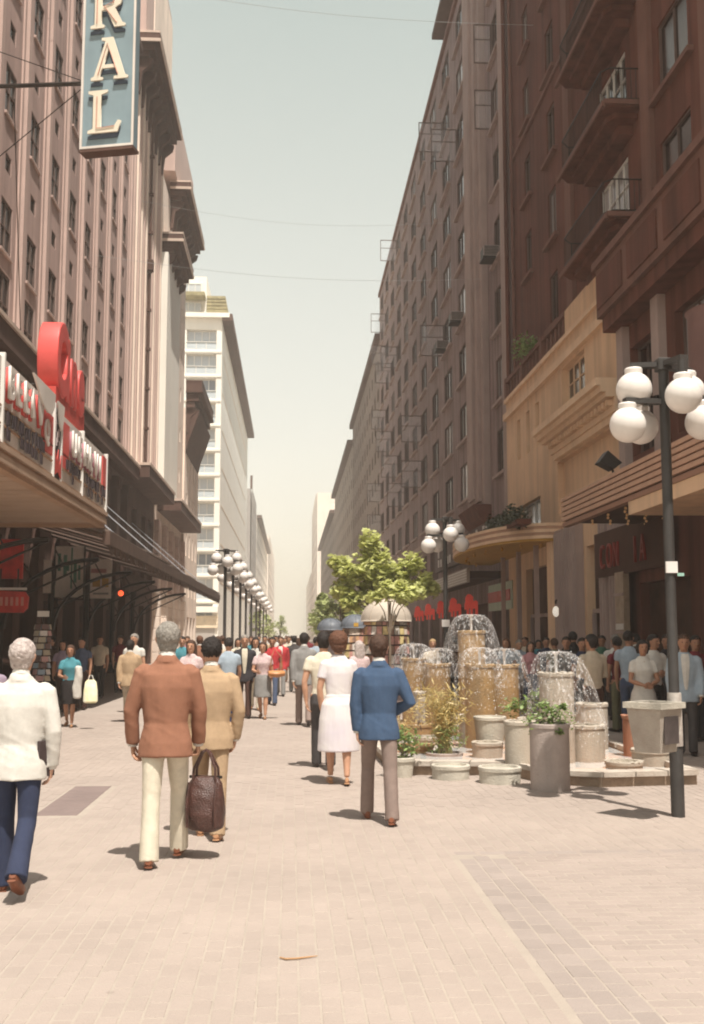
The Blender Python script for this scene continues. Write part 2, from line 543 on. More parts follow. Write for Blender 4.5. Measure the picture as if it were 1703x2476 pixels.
# dark drain cover plates
dr = empty('drain_cover', (-2.22, 11.66, 0), 'long dark grey drain cover flush in the pale paving left of the brown jacket', 'drain cover')
dm = mat('drain_plate', (0.200, 0.152, 0.140), .8, .08, 3, .3, 80)
for i in range(5):
    b = MB(); b.chbox(-.205, .205, -1.01 + i * .405, -.61 + i * .405, -.02, .006, .006)
    b.build('plate', dm, dr)
# twig on the paving
tw = MB(); p0 = gnd(677, 2322)
tw.tube([(p0.x + a, p0.y + b, .012) for a, b in ((0, .01), (.03, -.018), (.09, -.014), (.16, .012), (.2, .028))], [.004, .005, .005, .004, .002], 6)
tag(tw.build('twig', mat('twig', (.42, .24, .12), .9)), 'thin curved brown twig lying alone on the paving in the foreground', 'twig')

# ------------------------------------------------------------------ left side
def band(parent, mp, name, s0, s1, d0, d1, z0, z1, m):
    b = MB(); b.box(s0, s1, d0, d1, z0, z1, mp=mp)
    return b.build(name, m, parent)

mp = mapL()
# --- building A : ribbed pink office block
A = empty('ribbed_office_block', (XL, 40, 0), 'tall pinkish office block with vertical ribs and many small dark windows, nearest on the left', 'building')
wa = [] 
ribs = [20.57 + 3.1 * i for i in range(12)]      # rib centre lines
opsA = []; winA = []
for i in range(11):
    s = ribs[i] + 1.55
    for k in range(5):
        z0 = 12.95 + 4.14 * k
        opsA.append((s - .62, s + .62, z0, z0 + 1.55))
        if k < 4: opsA.append((s - .36, s + .30, z0 + 2.45, z0 + 3.0))
    opsA.append((s - .64, s + .64, 10.5, 12.35))
    opsA.append((s - 1.1, s + 1.1, 5.6, 9.2))
    opsA.append((s - 1.25, s + 1.25, 0.02, 3.4) if i % 2 == 0 else (s - 1.1, s + 1.1, 0.02, 2.9))
m_ = pierced(mp, 19.6, 55.08, 9.9, 32.9, [o for o in opsA if o[2] > 10], .12)
ml = pierced(mp, 19.6, 55.08, 0, 9.9, [o for o in opsA if o[2] < 10], .38); ml.build('lower_wall_shade', ledge, A)  # dark tone of the lower wall stands in for the cornice's shade
m_.box(19.6, 55.08, -12, -.50, 0, 32.9, mp=mp)
m_.build('wall', pink, A)
for i, o in enumerate(opsA):
    w, h = o[1] - o[0], o[3] - o[2]
    sc_ = (o[0] + o[1]) / 2
    if o[2] > 10:
        window(A, mp, 'A', sc_, o[2], w, h, .11, frame_d, glassL, cols=2 if w > .7 else 1, rows=2 if h > 1 else 1, sill=(.06, .07, .08) if w > .7 else None, msill=pink_rib)
    elif o[2] > 3:
        window(A, mp, 'A', sc_, o[2], w, h, .36, frame_d, glassL, cols=3, rows=3)
for i, s in enumerate(ribs):
    if s > 54.9: continue
    rb = MB()
    rb.box(s - .17, s + .17, 0.002, .15, 10.5, 32.6, mp=mp)
    rb.box(s - .45, s - .24, 0.002, .055, 10.5, 32.6, mp=mp)
    rb.box(s + .24, s + .45, 0.002, .055, 10.5, 32.6, mp=mp)
    rb.build('pilaster', pink_rib, A)
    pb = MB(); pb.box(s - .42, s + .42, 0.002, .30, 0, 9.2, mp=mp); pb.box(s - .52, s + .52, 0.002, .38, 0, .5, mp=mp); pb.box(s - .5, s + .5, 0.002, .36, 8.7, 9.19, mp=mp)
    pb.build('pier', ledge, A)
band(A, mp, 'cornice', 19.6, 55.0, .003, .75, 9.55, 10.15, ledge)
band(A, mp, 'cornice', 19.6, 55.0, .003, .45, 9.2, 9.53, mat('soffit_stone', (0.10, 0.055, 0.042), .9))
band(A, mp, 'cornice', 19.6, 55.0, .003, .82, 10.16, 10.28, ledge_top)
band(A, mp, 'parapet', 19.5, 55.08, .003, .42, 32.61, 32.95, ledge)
band(A, mp, 'parapet', 19.5, 55.08, -.4, .15, 32.96, 33.5, pink_rib)
# rooftop block above the frame
at = MB(); at.box(20, 55, -12, -2.2, 33.0, 38.5, mp=mp); at.build('attic', pink, A)
# dark shop rooms behind ground-floor openings are closed by back boards and doors
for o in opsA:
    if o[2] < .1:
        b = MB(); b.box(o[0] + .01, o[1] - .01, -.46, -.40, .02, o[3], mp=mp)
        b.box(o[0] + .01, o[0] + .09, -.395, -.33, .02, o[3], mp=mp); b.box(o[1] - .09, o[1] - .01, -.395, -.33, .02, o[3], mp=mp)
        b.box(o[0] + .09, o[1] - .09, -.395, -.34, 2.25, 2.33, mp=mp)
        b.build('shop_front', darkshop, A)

# --- building B1 : big cornice, attic block
mp = mapL(XL, -3.9)
B1 = empty('corniced_office_block', (XL, 65, 0), 'pale tower block with a huge overhanging dark cornice and attic, right of the hanging sign', 'building')
opsB = []
for s in (62.6, 66.2, 69.2):
    for k in range(7):
        z0 = 12.2 + 3.1 * k
        if s != 66.2 or k % 2: opsB.append((s - .28, s + .28, z0, z0 + 1.1))
    opsB.append((s - 1.0, s + 1.0, 5.0, 8.6)); opsB.append((s - 1.0, s + 1.0, .02, 3.4))
ml = pierced(mp, 59.02, 71.0, 0, 9.9, [o for o in opsB if o[2] < 9], .35); ml.build('lower_wall_shade', ledge, B1)  # lower wall coloured dark for the shade below the cornice
m_ = pierced(mp, 59.02, 71.0, 9.9, 32.9, [o for o in opsB if o[2] > 9], .12); m_.box(59.02, 71.0, -12, -.45, 0, 32.9, mp=mp); m_.build('wall', tanw, B1)
for o in opsB:
    if o[2] > 4: window(B1, mp, 'B', (o[0] + o[1]) / 2, o[2], o[1] - o[0], o[3] - o[2], .11 if o[2] > 9 else .33, frame_d, glassL, cols=1 if o[1] - o[0] < 1 else 3, rows=1)
    else:
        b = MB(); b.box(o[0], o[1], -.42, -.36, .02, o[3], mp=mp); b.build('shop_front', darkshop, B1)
for s in np.arange(59.5, 71, .95):
    rb = MB(); rb.box(s - .14, s + .14, .002, .16, 10.6, 32.6, mp=mp); rb.build('pilaster', pink_rib if int(s) % 2 else tanw, B1)
def big_cornice(parent, mp, s0, s1, z, out_, m, mtop, h=1.2, teeth=True, under=True):
    """stepped overhanging cornice with brackets; pale strip along its upper face end"""
    b = MB()
    b.box(s0, s1, .004, out_, z - h * .45, z, mp=mp)
    b.box(s0 + .15, s1 - .15, .004, out_ * .8, z - h * .75, z - h * .46, mp=mp)
    b.box(s0 + .25, s1 - .25, .004, out_ * .55, z - h, z - h * .76, mp=mp)
    b.build('cornice', m, parent)
    t = MB(); t.box(s0 - .05, s1 + .05, .004, out_ + .06, z - h * .42 + .001, z - h * .42 + .18, mp=mp)
    t.box(s0 - .02, s1 + .02, .004, out_ + .03, z + .002, z + .12, mp=mp)
    t.build('cornice_edge', mtop, parent)
    if teeth:
        n = max(2, int((s1 - s0) / 1.3))
        me = None
        for i in range(n):
            s = s0 + .6 + (s1 - s0 - 1.2) * i / (n - 1)
            if me is None:
                o0 = Vector(mp(0, 0, 0))
                bb = MB(); bb.prism([(0, 0), (out_ * .7, 0), (out_ * .62, -.35), (.35, -.75), (.22, -1.9), (0, -2.0)], lambda a, b_, d: tuple(Vector(mp(d, a + .004, b_)) - o0), -.16, .16)
                me = bb.mesh('bracket', m)
            link('bracket', me, parent, mp(s, 0, z - h - .002))
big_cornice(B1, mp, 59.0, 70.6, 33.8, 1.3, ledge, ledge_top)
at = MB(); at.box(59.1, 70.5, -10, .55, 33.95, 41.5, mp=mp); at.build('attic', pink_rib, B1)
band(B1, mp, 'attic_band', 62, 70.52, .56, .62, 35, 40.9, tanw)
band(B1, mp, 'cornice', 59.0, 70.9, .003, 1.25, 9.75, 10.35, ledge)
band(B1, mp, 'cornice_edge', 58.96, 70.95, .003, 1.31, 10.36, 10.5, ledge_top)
for zz in (4.55,):
    band(B1, mp, 'lintel', 59.0, 71, .003, .3, zz - .15, zz + .15, ledge)
# drain pipe with collars
dp = MB(); X, Y = XL + .26, 60.9
dp.tube([(X, Y, 10.6), (X, Y, 33.3)], .075, 8)
for k in range(10): dp.box(X - .13, X + .13, Y - .12, Y + .12, 11 + 2.3 * k, 11.14 + 2.3 * k)
dp.box(X - .2, X + .2, Y - .25, Y + .25, 22.6, 23.2)
dp.build('drain_pipe', ledge, B1)

mp = mapL(XL, -3.95)
# --- building B2 : two cornices at different heights
B2 = empty('stepped_cornice_block', (XL, 80, 0), 'pale building with two stepped dark cornices just past the attic block on the left', 'building')
opsB = [(s - .3, s + .3, 13.2 + 3.1 * k, 14.3 + 3.1 * k) for s in (74.5, 77.5, 82, 85.5) for k in range(5)]
opsB += [(s - 1.1, s + 1.1, 4.6, 8.4) for s in (73.6, 77.6, 81.6, 85.6)] + [(s - 1.2, s + 1.2, .02, 3.2) for s in (73.6, 77.6, 81.6, 85.6)]
m_ = pierced(mp, 71.02, 88.0, 0, 31.6, opsB, .35); m_.box(71.02, 88.0, -12, -.45, 0, 31.6, mp=mp); m_.build('wall', tanw, B2)
for o in opsB:
    if o[2] > 4: window(B2, mp, 'B', (o[0] + o[1]) / 2, o[2], o[1] - o[0], o[3] - o[2], .33, frame_d, glassL, cols=1 if o[1] - o[0] < 1 else 3, rows=1)
    else:
        b = MB(); b.box(o[0], o[1], -.42, -.36, .02, o[3], mp=mp); b.build('shop_front', darkshop, B2)
bay = MB(); bay.box(71.6, 79.4, .003, .5, 10.6, 26.2, mp=mp); bay.build('bay_wall', white_w, B2)
big_cornice(B2, mp, 71.8, 79.2, 27.5, 1.4, ledge, ledge_top)
big_cornice(B2, mp, 76.0, 87.9, 32.8, 1.4, ledge, ledge_top)
at = MB(); at.box(74.5, 87.5, -9, .5, 32.95, 37.6, mp=mp); at.build('attic', pink_rib, B2)
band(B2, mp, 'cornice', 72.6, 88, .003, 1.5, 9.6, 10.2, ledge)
band(B2, mp, 'cornice_edge', 72.55, 88, .003, 1.56, 10.21, 10.36, ledge_top)
for i in range(5):
    s = 71.7 + 4 * i
    rb = MB()
    for q in range(6): rb.chbox(0, .42, s - .45, s + .45, q * .72, q * .72 + .69, .04, mp=lambda a, b, c: (XL + a + .003, b - 3.95, c))
    rb.build('rusticated_pier', tanw, B2)
    rb2 = MB()
    for q in range(6): rb2.chbox(0, .3, s - .4, s + .4, 4.6 + q * .72, 4.6 + q * .72 + .69, .04, mp=lambda a, b, c: (XL + a + .003, b - 3.95, c))
    rb2.build('rusticated_pier', pink_rib, B2)

# --- building C : lower dark-corniced block
Cb = empty('low_corniced_block', (XL, 94, 0), 'lower tan building whose dark deep cornice is seen against the white tower', 'building')
opsB = [(s - .4, s + .4, 4.8 + 3.2 * k, 6.6 + 3.2 * k) for s in (90.2, 93, 95.8, 98.6) for k in range(4)] + [(s - 1, s + 1, .02, 3.2) for s in (90.2, 93, 95.8, 98.6)]
mpC = mapL(XL + .15, -4)
m_ = pierced(mpC, 88.02, 100.5, 0, 19.5, opsB, .3); m_.box(88.02, 100.5, -12, -.4, 0, 19.5, mp=mpC); m_.build('wall', tanw, Cb)
for o in opsB:
    if o[2] > 4: window(Cb, mpC, 'C', (o[0] + o[1]) / 2, o[2], o[1] - o[0], o[3] - o[2], .28, frame_d, glassL, cols=2)
    else:
        b = MB(); b.box(o[0], o[1], -.37, -.31, .02, o[3], mp=mpC); b.build('shop_front', darkshop, Cb)
big_cornice(Cb, mpC, 88.1, 100.4, 21.6, 1.25, ledge, ledge, h=2.0)
b = MB(); b.prism([(0, 19.45), (1.05, 19.45), (.72, 18.4), (.22, 17.0), (0, 16.0)], lambda a, b_, d: mpC(d, a + .004, b_), 88.6, 100.2); b.build('cove', ledge, Cb)  # dark wedge stands in for the brackets and the shadow under the cornice

# --- white apartment tower
WY = 128.0
W = empty('white_apartment_tower', (-11, WY, 0), 'white apartment tower with a column of wide balcony windows facing the camera', 'building')
opsF = []; rowsW = []
k = 0
z = 36.9
while z > 3:
    opsF.append((-12.75, -8.95 - .2, round(z - .9, 3), round(z + 1.55, 3))); opsF.append((-17.2, -13.4, round(z - .9, 3), round(z + 1.55, 3))); rowsW.append(z); z -= 3.0
mf_ = mapF(WY)
m_ = pierced(mf_, -22, XL - .002, 0, 40.0, opsF, .7)
m_.box(-22, XL - .001, WY + .8, WY + 78, 0, 40.0)
m_.build('wall', white_w, W)
spn = mat('balcony_panel', (0.50, 0.55, 0.58), .5, .06)
for o in opsF:
    window(W, mf_, 'W', (o[0] + o[1]) / 2, o[2] + .9, o[1] - o[0] - .02, o[3] - o[2] - .92, .68, frame_w, glassW, cols=4, rows=1, fr=.13)
    b = MB(); b.box(o[0] + .01, o[1] - .01, -.12, -.05, o[2] + .02, o[2] + .88, mp=mf_); pnl = b.build('balcony_panel', spn, W)
    b = MB(); b.box(o[0] + .01, o[1] - .01, -.2, .04, o[2] + .885, o[2] + .96, mp=mf_)
    for q in (.33, .66): b.box(o[0] + (o[1] - o[0]) * q - .05, o[0] + (o[1] - o[0]) * q + .05, -.045, .0, o[2] + .02, o[2] + .88, mp=mf_)
    b.build('rail', frame_w, pnl)
for z in rowsW:
    band(W, mf_, 'floor_band', -22, XL - .01, .003, .1, z - 1.3, z - 1.08, white_w)
ev = MB(); ev.box(XL + .001, XL + 1.25, WY - .5, WY + 78, 39.5, 40.3); ev.build('eaves', ledge, W)
b = MB(); b.box(-24, XL + .9, WY - .6, WY - .003, 39.85, 40.4); b.build('roof_band', white_w, W)
ph = MB(); ph.box(-22, -10.6, WY + 2, WY + 14, 40.42, 45.7); ph.build('penthouse', white_w, W)
for zz, nm in ((41.2, 0), (43.6, 0)):
    o_ = window(W, mapF(WY + 1.99), 'PH', -12.4, zz, 2.4, 1.2, -.06, frame_w, glassW, cols=3, fr=.1)
tile = mat('moss_tile', (0.36, 0.31, 0.17), .9, .25, 1.5)
rt = MB(); rt.prism([(0, 0), (2.6, 0), (2.25, 2.2), (0, 2.2)], lambda a, b_, d: (-10.4 + a, d, 40.42 + b_), WY - .1, WY + 12)
for q in range(5): rt.box(-10.38, -7.85 - q * .066, WY - .16, WY - .11, 40.6 + q * .42, 40.78 + q * .42)
rt.build('tiled_roof', tile, W)
b = MB(); b.box(-15, -10.65, WY - .4, WY + 1.9, 42.6, 43.05); b.build('canopy_roof', tile, W)
# slanted expansion lines on the blank flank
for q in range(7):
    b = MB(); b.box(XL + .002, XL + .03, WY + 2, WY + 70, 8 + q * 4.6, 8.09 + q * 4.6); b.build('flank_line', cream_t, W)
# street-level of the tower
b = MB(); b.box(-22, XL, WY - .9, WY - .003, 4.4, 5.1); b.build('canopy', white_w, W)
b = MB(); b.box(-22, XL, WY - .30, WY - .004, 2.6, 4.0); b.build('shop_sign_band', mat('cream_sign', (.75, .62, .45), .7), W)
b = MB(); b.box(-21, XL - .4, WY - .06, WY - .005, .0, 2.58); b.build('shop_front', glassF, W)

# --- farther left blocks
def far_block(name, label, side, y0, y1, H, mw, rows, cols, wz=1.4, ww=1.6, z0=5, mg=None, corn=None, x=None, cat='building'):
    mp_ = mapL(x if x is not None else XL) if side < 0 else mapR(x if x is not None else XR)
    e = empty(name, mp_(y0, 0, 0), None, None)
    tag(e, label, cat)
    inv = Vector(e.location)
    mq = lambda s, d, z: tuple(Vector(mp_(s, d, z)) - inv)
    ops = []
    for i in range(cols):
        s = y0 + (y1 - y0) * (i + .5) / cols
        for k in range(rows):
            z = z0 + (H - z0 - 1) * k / rows
            ops.append((s - ww / 2, s + ww / 2, z, z + wz))
    m_ = pierced(mq, y0, y1, 0, H, ops, .1); m_.box(y0, y1, -14, -.4, 0, H, mp=mq); m_.build('wall', mw, e)
    for o in ops:
        window(e, mq, name, (o[0] + o[1]) / 2, o[2], o[1] - o[0], o[3] - o[2], .09, frame_d, mg or glassF, cols=2)
    if corn:
        b = MB(); b.box(y0 - .1, y1 + .1, .003, corn, H - .9, H - .2, mp=mq); b.build('cornice', ledge, e)
    return e
far_block('grey_slab_tower', 'thin grey slab tower rising dark behind the white tower', -1, 234, 262, 33.5, grey_w, 9, 4)
mast = MB(); mast.box(XL - .5, XL, 234, 235, 33.52, 36.4); mast.build('chimney', ledge, bpy.data.objects['grey_slab_tower'])
for o in bpy.data.objects['grey_slab_tower'].children:
    if o.name.startswith('chimney'): o.location = -Vector(bpy.data.objects['grey_slab_tower'].location)
far_block('pale_corniced_block', 'pale block with a thin dark cornice beyond the grey slab tower', -1, 266, 385, 31.5, farw, 8, 16, corn=1.2, mg=glassF, ww=2.4)
far_block('distant_pink_block', 'distant hazy pink block closing the left side of the street', -1, 425, 560, 41, farw2, 9, 12, ww=3, wz=1.8)

# marquee (cinema canopy) ------------------------------------------------
CX = -4.2
mq_ = empty('cinema_marquee', (CX, 18, 4), 'white cinema marquee with red and white lettering projecting over the left pavement', 'marquee')
def loc_of(e):
    v = Vector(e.location)
    return lambda x, y, z: (x - v.x, y - v.y, z - v.z)
lq = loc_of(mq_)
whitep = mat('marquee_white', (0.680, 0.629, 0.578), .6, .06, 1.5, streak=.12)
redp = mat('sign_red', (0.527, 0.064, 0.051), .5, .12, 3)
redb = mat('letter_red', (0.612, 0.085, 0.076), .45, .1, 3)
plum = mat('letter_shadow', (0.36, 0.15, 0.18), .6, .1)
blackp = mat('marquee_black', (0.05, 0.035, 0.04), .6, .2, 4)
soff = mat('soffit_boards', (0.396, 0.279, 0.203), .8, .08, 2)
trimb = mat('brass_trim', (0.36, 0.22, 0.14), .6, .1)
Y0, Y1 = 12.2, 24.4
b = MB(); b.box(CX - 4.2, CX - .02, Y0, Y1, 4.22, 4.5, mp=lq); b.build('deck', trimb, mq_)
n = 22
sm = MB(); sm.box(CX - 4.15, CX - .14, 0, .50, 4.175, 4.215, mp=lambda x, y, z: (x - CX, y, z - 4))
sme = sm.mesh('soffit_board', soff)
yy = Y0 + .05
while yy + .5 < Y1 - .1:
    link('soffit_board', sme, mq_, (0, yy - 18, random.uniform(-.006, .006))); yy += .535
for z0_, z1_, dx, m in ((4.1, 4.18, .02, trimb), (4.18, 4.30, .06, soff), (4.30, 4.36, .03, trimb), (4.36, 4.44, .08, soff)):
    b = MB(); b.box(CX - .13, CX + dx, Y0, Y1, z0_ + .001, z1_, mp=lq); b.box(CX - 4.2, CX - .131, Y1 - .12, Y1 + dx, z0_ + .001, z1_, mp=lq)
    b.build('edge_moulding', m, mq_)
panels = [(12.3, 15.55), (15.6, 18.95), (19.62, 21.6), (21.64, 24.4)]
for a, c in panels:
    b = MB(); b.box(CX - .10, CX, a, c, 4.45, 5.72, mp=lq); b.build('sign_panel', whitep, mq_)
    for z_ in (4.47, 4.72, 4.98):
        r_ = MB(); r_.box(CX + .001, CX + .03, a + .02, c - .02, z_, z_ + .03, mp=lq); r_.build('letter_rail', trimb, mq_)
for s in (12.26, 15.575, 18.98, 19.58, 21.62, 24.42):
    b = MB(); b.box(CX - .06, CX + .05, s - .03, s + .03, 4.45, 5.78, mp=lq); b.build('frame_post', frame_w, mq_)
b = MB(); b.box(CX - .1, CX + .02, 19.02, 19.55, 4.45, 5.74, mp=lq); b.build('poster_panel', blackp, mq_)
b = MB()
for q in range(9):
    yq, zq = 19.08 + random.random() * .36, 4.95 + random.random() * .6
    b.box(CX + .021, CX + .03, yq, yq + .06, zq, zq + .14, mp=lq)
b.build('poster_print', mat('poster_pale', (.62, .52, .52), .6), mq_)
b = MB(); b.prism([(19.0, 4.5), (19.3, 4.6), (19.56, 4.5), (19.56, 4.95), (19.42, 4.72), (19.3, 5.0), (19.2, 4.8), (19.0, 4.98)], lambda a, c, d: lq(CX + d, a, c), .035, .05)
b.build('poster_flame', redp, mq_)
def side_text(txt, size, m, y, z, x, ext=.02, sx=1.0, name='letters', parent=None, fat=0.0, lq_=None):
    """text that reads along +Y seen from the street (from +X)"""
    o = text_obj(txt, size, ext, m, name, parent, (0, 0, 0), (R(90), 0, R(90)), fat, sx)
    o.location = (lq_ or lq)(x, y, z)
    return o
for i, ch in enumerate('BEEIV'):
    side_text(ch, .66, redb, 15.74 + i * .47, 5.13, CX + .03, .02, .9, 'letter_shadow', mq_, .03)
    side_text(ch, .66, whitep, 15.70 + i * .47, 5.16, CX + .075, .02, .9, 'letter', mq_, .015)
for i, ch in enumerate('UEHEVI'):
    side_text(ch, .66, plum, 20.38 + i * .585, 5.05, CX + .03, .02, .95, 'letter_shadow', mq_, .03)
    side_text(ch, .66, whitep, 20.34 + i * .585, 5.08, CX + .075, .02, .95, 'letter', mq_, .015)
def red_block(y0, y1, z0, z1):
    b = MB(); b.box(CX + .005, CX + .03, y0, y1, z0, z1, mp=lq); o = b.build('red_panel', redb, mq_)
    return o
red_block(18.1, 18.9, 4.82, 5.5); red_block(19.66, 20.28, 4.75, 5.6); red_block(23.9, 24.36, 4.8, 5.66)
side_text('Q', .5, whitep, 18.2, 5.0, CX + .05, .015, .8, 'letter', mq_, .02)
for a, c in ((12.6, 14.9), (15.8, 18.3), (20.0, 21.4), (21.9, 23.4), (23.75, 24.3)):
    yy = a
    while yy < c - .1:
        b = MB()
        w_ = random.choice((.07, .10, .13))
        z_ = 4.76 + random.uniform(-.02, .02)
        b.box(CX + .035, CX + .06, yy, yy + w_, z_, z_ + .19 + random.uniform(-.03, .03), mp=lq)
        if random.random() < .35: b.box(CX + .035, CX + .06, yy + .02, yy + w_ + .03, z_ - .22, z_ - .06, mp=lq)
        if len(b.f) > 6: b.f.append((4, 5, 9, 8)); b.mi.append(0)
        b.build('small_letter', blackp, mq_)
        yy += w_ + random.choice((.06, .09, .14))
# scalloped white banner folded over the sign
b = MB(); b.prism([(17.0, 5.84), (18.6, 5.84), (18.58, 5.62), (18.4, 5.46), (18.1, 5.42), (17.7, 5.5), (17.35, 5.66)], lambda a, c, d: lq(CX + d, a, c), .09, .12)
b.build('white_scallop', whitep, mq_)
b = MB(); b.prism([(19.02, 5.82), (19.56, 5.82), (19.5, 5.5), (19.36, 5.34), (19.2, 5.45)], lambda a, c, d: lq(CX + d, a, c), .05, .08)
b.build('white_scallop', whitep, mq_)
for yq in (13, 16, 19, 22):
    b = MB(); b.tube([(CX - .1 - CX, yq - 18, .8), (CX - 2.2 - CX, yq - 18 - .4, .5)], .03, 6); b.build('brace', iron, mq_)

# red script sign on top
rs = empty('red_script_sign', (CX - .25, 19.5, 6.2), 'thick red script letters standing on top of the left cinema marquee', 'sign')
yy = 0
for ch, w_ in (('C', 1.02), ('i', .50), ('n', .88), ('e', .8)):
    o = text_obj(ch, 1.6 if ch != 'C' else 1.75, .16, redb, 'letter', rs, (0, yy, .02), (R(90), 0, R(90)), .075, .72, bevel=.03)
    yy += w_ * .84
b = MB(); b.box(-.16, .16, .05, 2.75, -.36, .015); b.build('letter_base', redp, rs)
for yq in (.3, 1.4, 2.6):
    b = MB(); b.tube([(-.18, yq, .1), (-1.6, yq + .1, .02)], .025, 6); b.build('brace', iron, rs)

# glass and iron canopy beyond the marquee
cn = empty('iron_canopy', (CX, 43, 4.2), 'long iron and glass canopy hung from rods along the left shop fronts', 'canopy')
lc = loc_of(cn)
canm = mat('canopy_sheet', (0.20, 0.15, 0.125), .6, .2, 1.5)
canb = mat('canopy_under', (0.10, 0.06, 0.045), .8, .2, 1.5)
for i in range(12):
    y0, y1 = 24.6 + i * 3.2, 27.7 + i * 3.2
    zt = 4.05 + random.uniform(-.05, .05)
    b = MB(); b.add([lc(XL + .2, y0, zt + 1.2), lc(CX + .1, y0, zt + .05), lc(CX + .1, y1, zt + .05), lc(XL + .2, y1, zt + 1.2),
                     lc(XL + .2, y0, zt + 1.16), lc(CX + .1, y0, zt), lc(CX + .1, y1, zt), lc(XL + .2, y1, zt + 1.16)],
                    [(0, 1, 2, 3), (7, 6, 5, 4), (0, 4, 5, 1), (1, 5, 6, 2), (2, 6, 7, 3), (3, 7, 4, 0)]); b.build('roof_panel', canm, cn)
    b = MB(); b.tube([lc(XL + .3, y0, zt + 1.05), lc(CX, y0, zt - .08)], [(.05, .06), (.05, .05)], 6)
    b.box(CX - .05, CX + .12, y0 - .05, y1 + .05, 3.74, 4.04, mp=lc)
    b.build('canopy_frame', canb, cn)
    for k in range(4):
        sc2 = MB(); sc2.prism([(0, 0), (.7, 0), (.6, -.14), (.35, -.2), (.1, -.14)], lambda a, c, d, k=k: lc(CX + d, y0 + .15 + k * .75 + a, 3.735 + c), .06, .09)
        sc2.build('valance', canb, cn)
    if i % 3 == 1: b = MB(); b.tube([lc(CX - .1, y0, 4.1), lc(XL + .12, y0 + .6, 7.6)], .020, 6); b.build('tie_rod', mat('rod_grey', (.36, .36, .38), .5, metal=.3), cn)
    if i % 2: continue
    # curved iron bracket below
    pts = []
    for q in range(9):
        t = q / 8 * math.pi / 2
        pts.append(lc(XL + .45 + 2.6 * (1 - math.cos(t)), y0, 1.9 + 1.95 * math.sin(t)))
    b = MB(); b.tube(pts, [(.06, .13)] * 9, 6)
    b.tube([lc(XL + .45, y0, 2.6), lc(XL + 3.0, y0, 3.8)], .03, 6)
    for q in (2, 4, 6): 
        p = pts[q]; b.tube([p, (p[0] - .25, p[1], p[2] + .45)], .02, 5)
    b.build('bracket', iron, cn)
    if i % 2 == 0:
        b = MB(); b.lathe(XL + .35 - CX, y0 - 43, [(.19, -4.2), (.19, -3.8), (.12, -3.7), (.10, -.9), (.14, -.75), (.16, -.25)], 12); b.build('column', iron, cn)

# hanging blue-grey sign ---------------------------------------------------
hs = empty('hanging_sign', (-3.9, 22.1, 11.9), 'tall blue grey hanging sign with white serif letters R A L, upper left', 'sign', rz=R(-14))
bluegrey = mat('sign_blue_grey', (0.215, 0.29, 0.325), .6, .08, 1.5, streak=.1)
b = MB(); b.chbox(-.58, .58, -.14, .14, 0, 5.4, .02); b.build('sign_box', bluegrey, hs)
b = MB(); b.box(-.60, .60, -.16, .16, -.07, -.005); b.build('bottom_tray', ledge, hs)
for x0, x1, z0, z1 in ((-.60, -.55, 0, 5.4), (.55, .60, 0, 5.4), (-.55, .55, .0, .05)):
    b = MB(); b.box(x0, x1, -.165, -.142, z0, z1); b.build('border', whitep, hs)
LET = {
 'L': [[(0, 0), (.60, 0), (.66, .24), (.60, .26), (.52, .12), (.26, .10), (.26, .86), (.38, .90), (.38, .96), (0, .96), (0, .90), (.10, .86), (.10, .10), (0, .06)]],
 'A': [[(0, 0), (.24, 0), (.24, .06), (.17, .08), (.22, .26), (.50, .26), (.54, .08), (.46, .06), (.46, 0), (.74, 0), (.74, .06), (.68, .09), (.43, .96), (.20, .96), (.20, .90), (.28, .88), (.06, .09), (0, .06)]],
 'R': [[(0, 0), (.28, 0), (.28, .06), (.22, .09), (.22, .40), (.32, .40), (.48, 0), (.70, 0), (.70, .06), (.64, .09), (.49, .44), (.60, .52), (.64, .68), (.58, .86), (.42, .95), (0, .96), (0, .90), (.08, .86), (.08, .09), (0, .06)]],
 'T': [[(.20, 0), (.50, 0), (.50, .06), (.43, .09), (.43, .86), (.6, .86), (.64, .7), (.7, .7), (.68, .96), (.02, .96), (0, .7), (.06, .7), (.10, .86), (.27, .86), (.27, .09), (.20, .06)]]}
HOLE = {'A': [(.25, .34), (.46, .34), (.35, .72)], 'R': [(.22, .50), (.40, .51), (.48, .60), (.48, .76), (.40, .85), (.22, .86)]}
def fill_mesh(outer, holes, ext):
    c = bpy.data.curves.new('tmp', 'CURVE'); c.dimensions = '2D'; c.fill_mode = 'BOTH'; c.extrude = ext
    for pl in [outer] + holes:
        sp = c.splines.new('POLY'); sp.points.add(len(pl) - 1)
        for p, (a, d) in zip(sp.points, pl): p.co = (a, d, 0, 1)
        sp.use_cyclic_u = True
    t = bpy.data.objects.new('tmp', c); COL.objects.link(t); bpy.context.view_layer.update()
    me = bpy.data.meshes.new_from_object(t.evaluated_get(bpy.context.evaluated_depsgraph_get()))
    bpy.data.objects.remove(t); bpy.data.curves.remove(c)
    me.materials.clear()
    return me
cream_l = mat('letter_cream', (0.697, 0.629, 0.510), .5, .05)
navy = mat('letter_shadow_blue', (0.055, 0.075, 0.11), .6)
neon = mat('neon_tube', (0.62, 0.30, 0.22), .4)
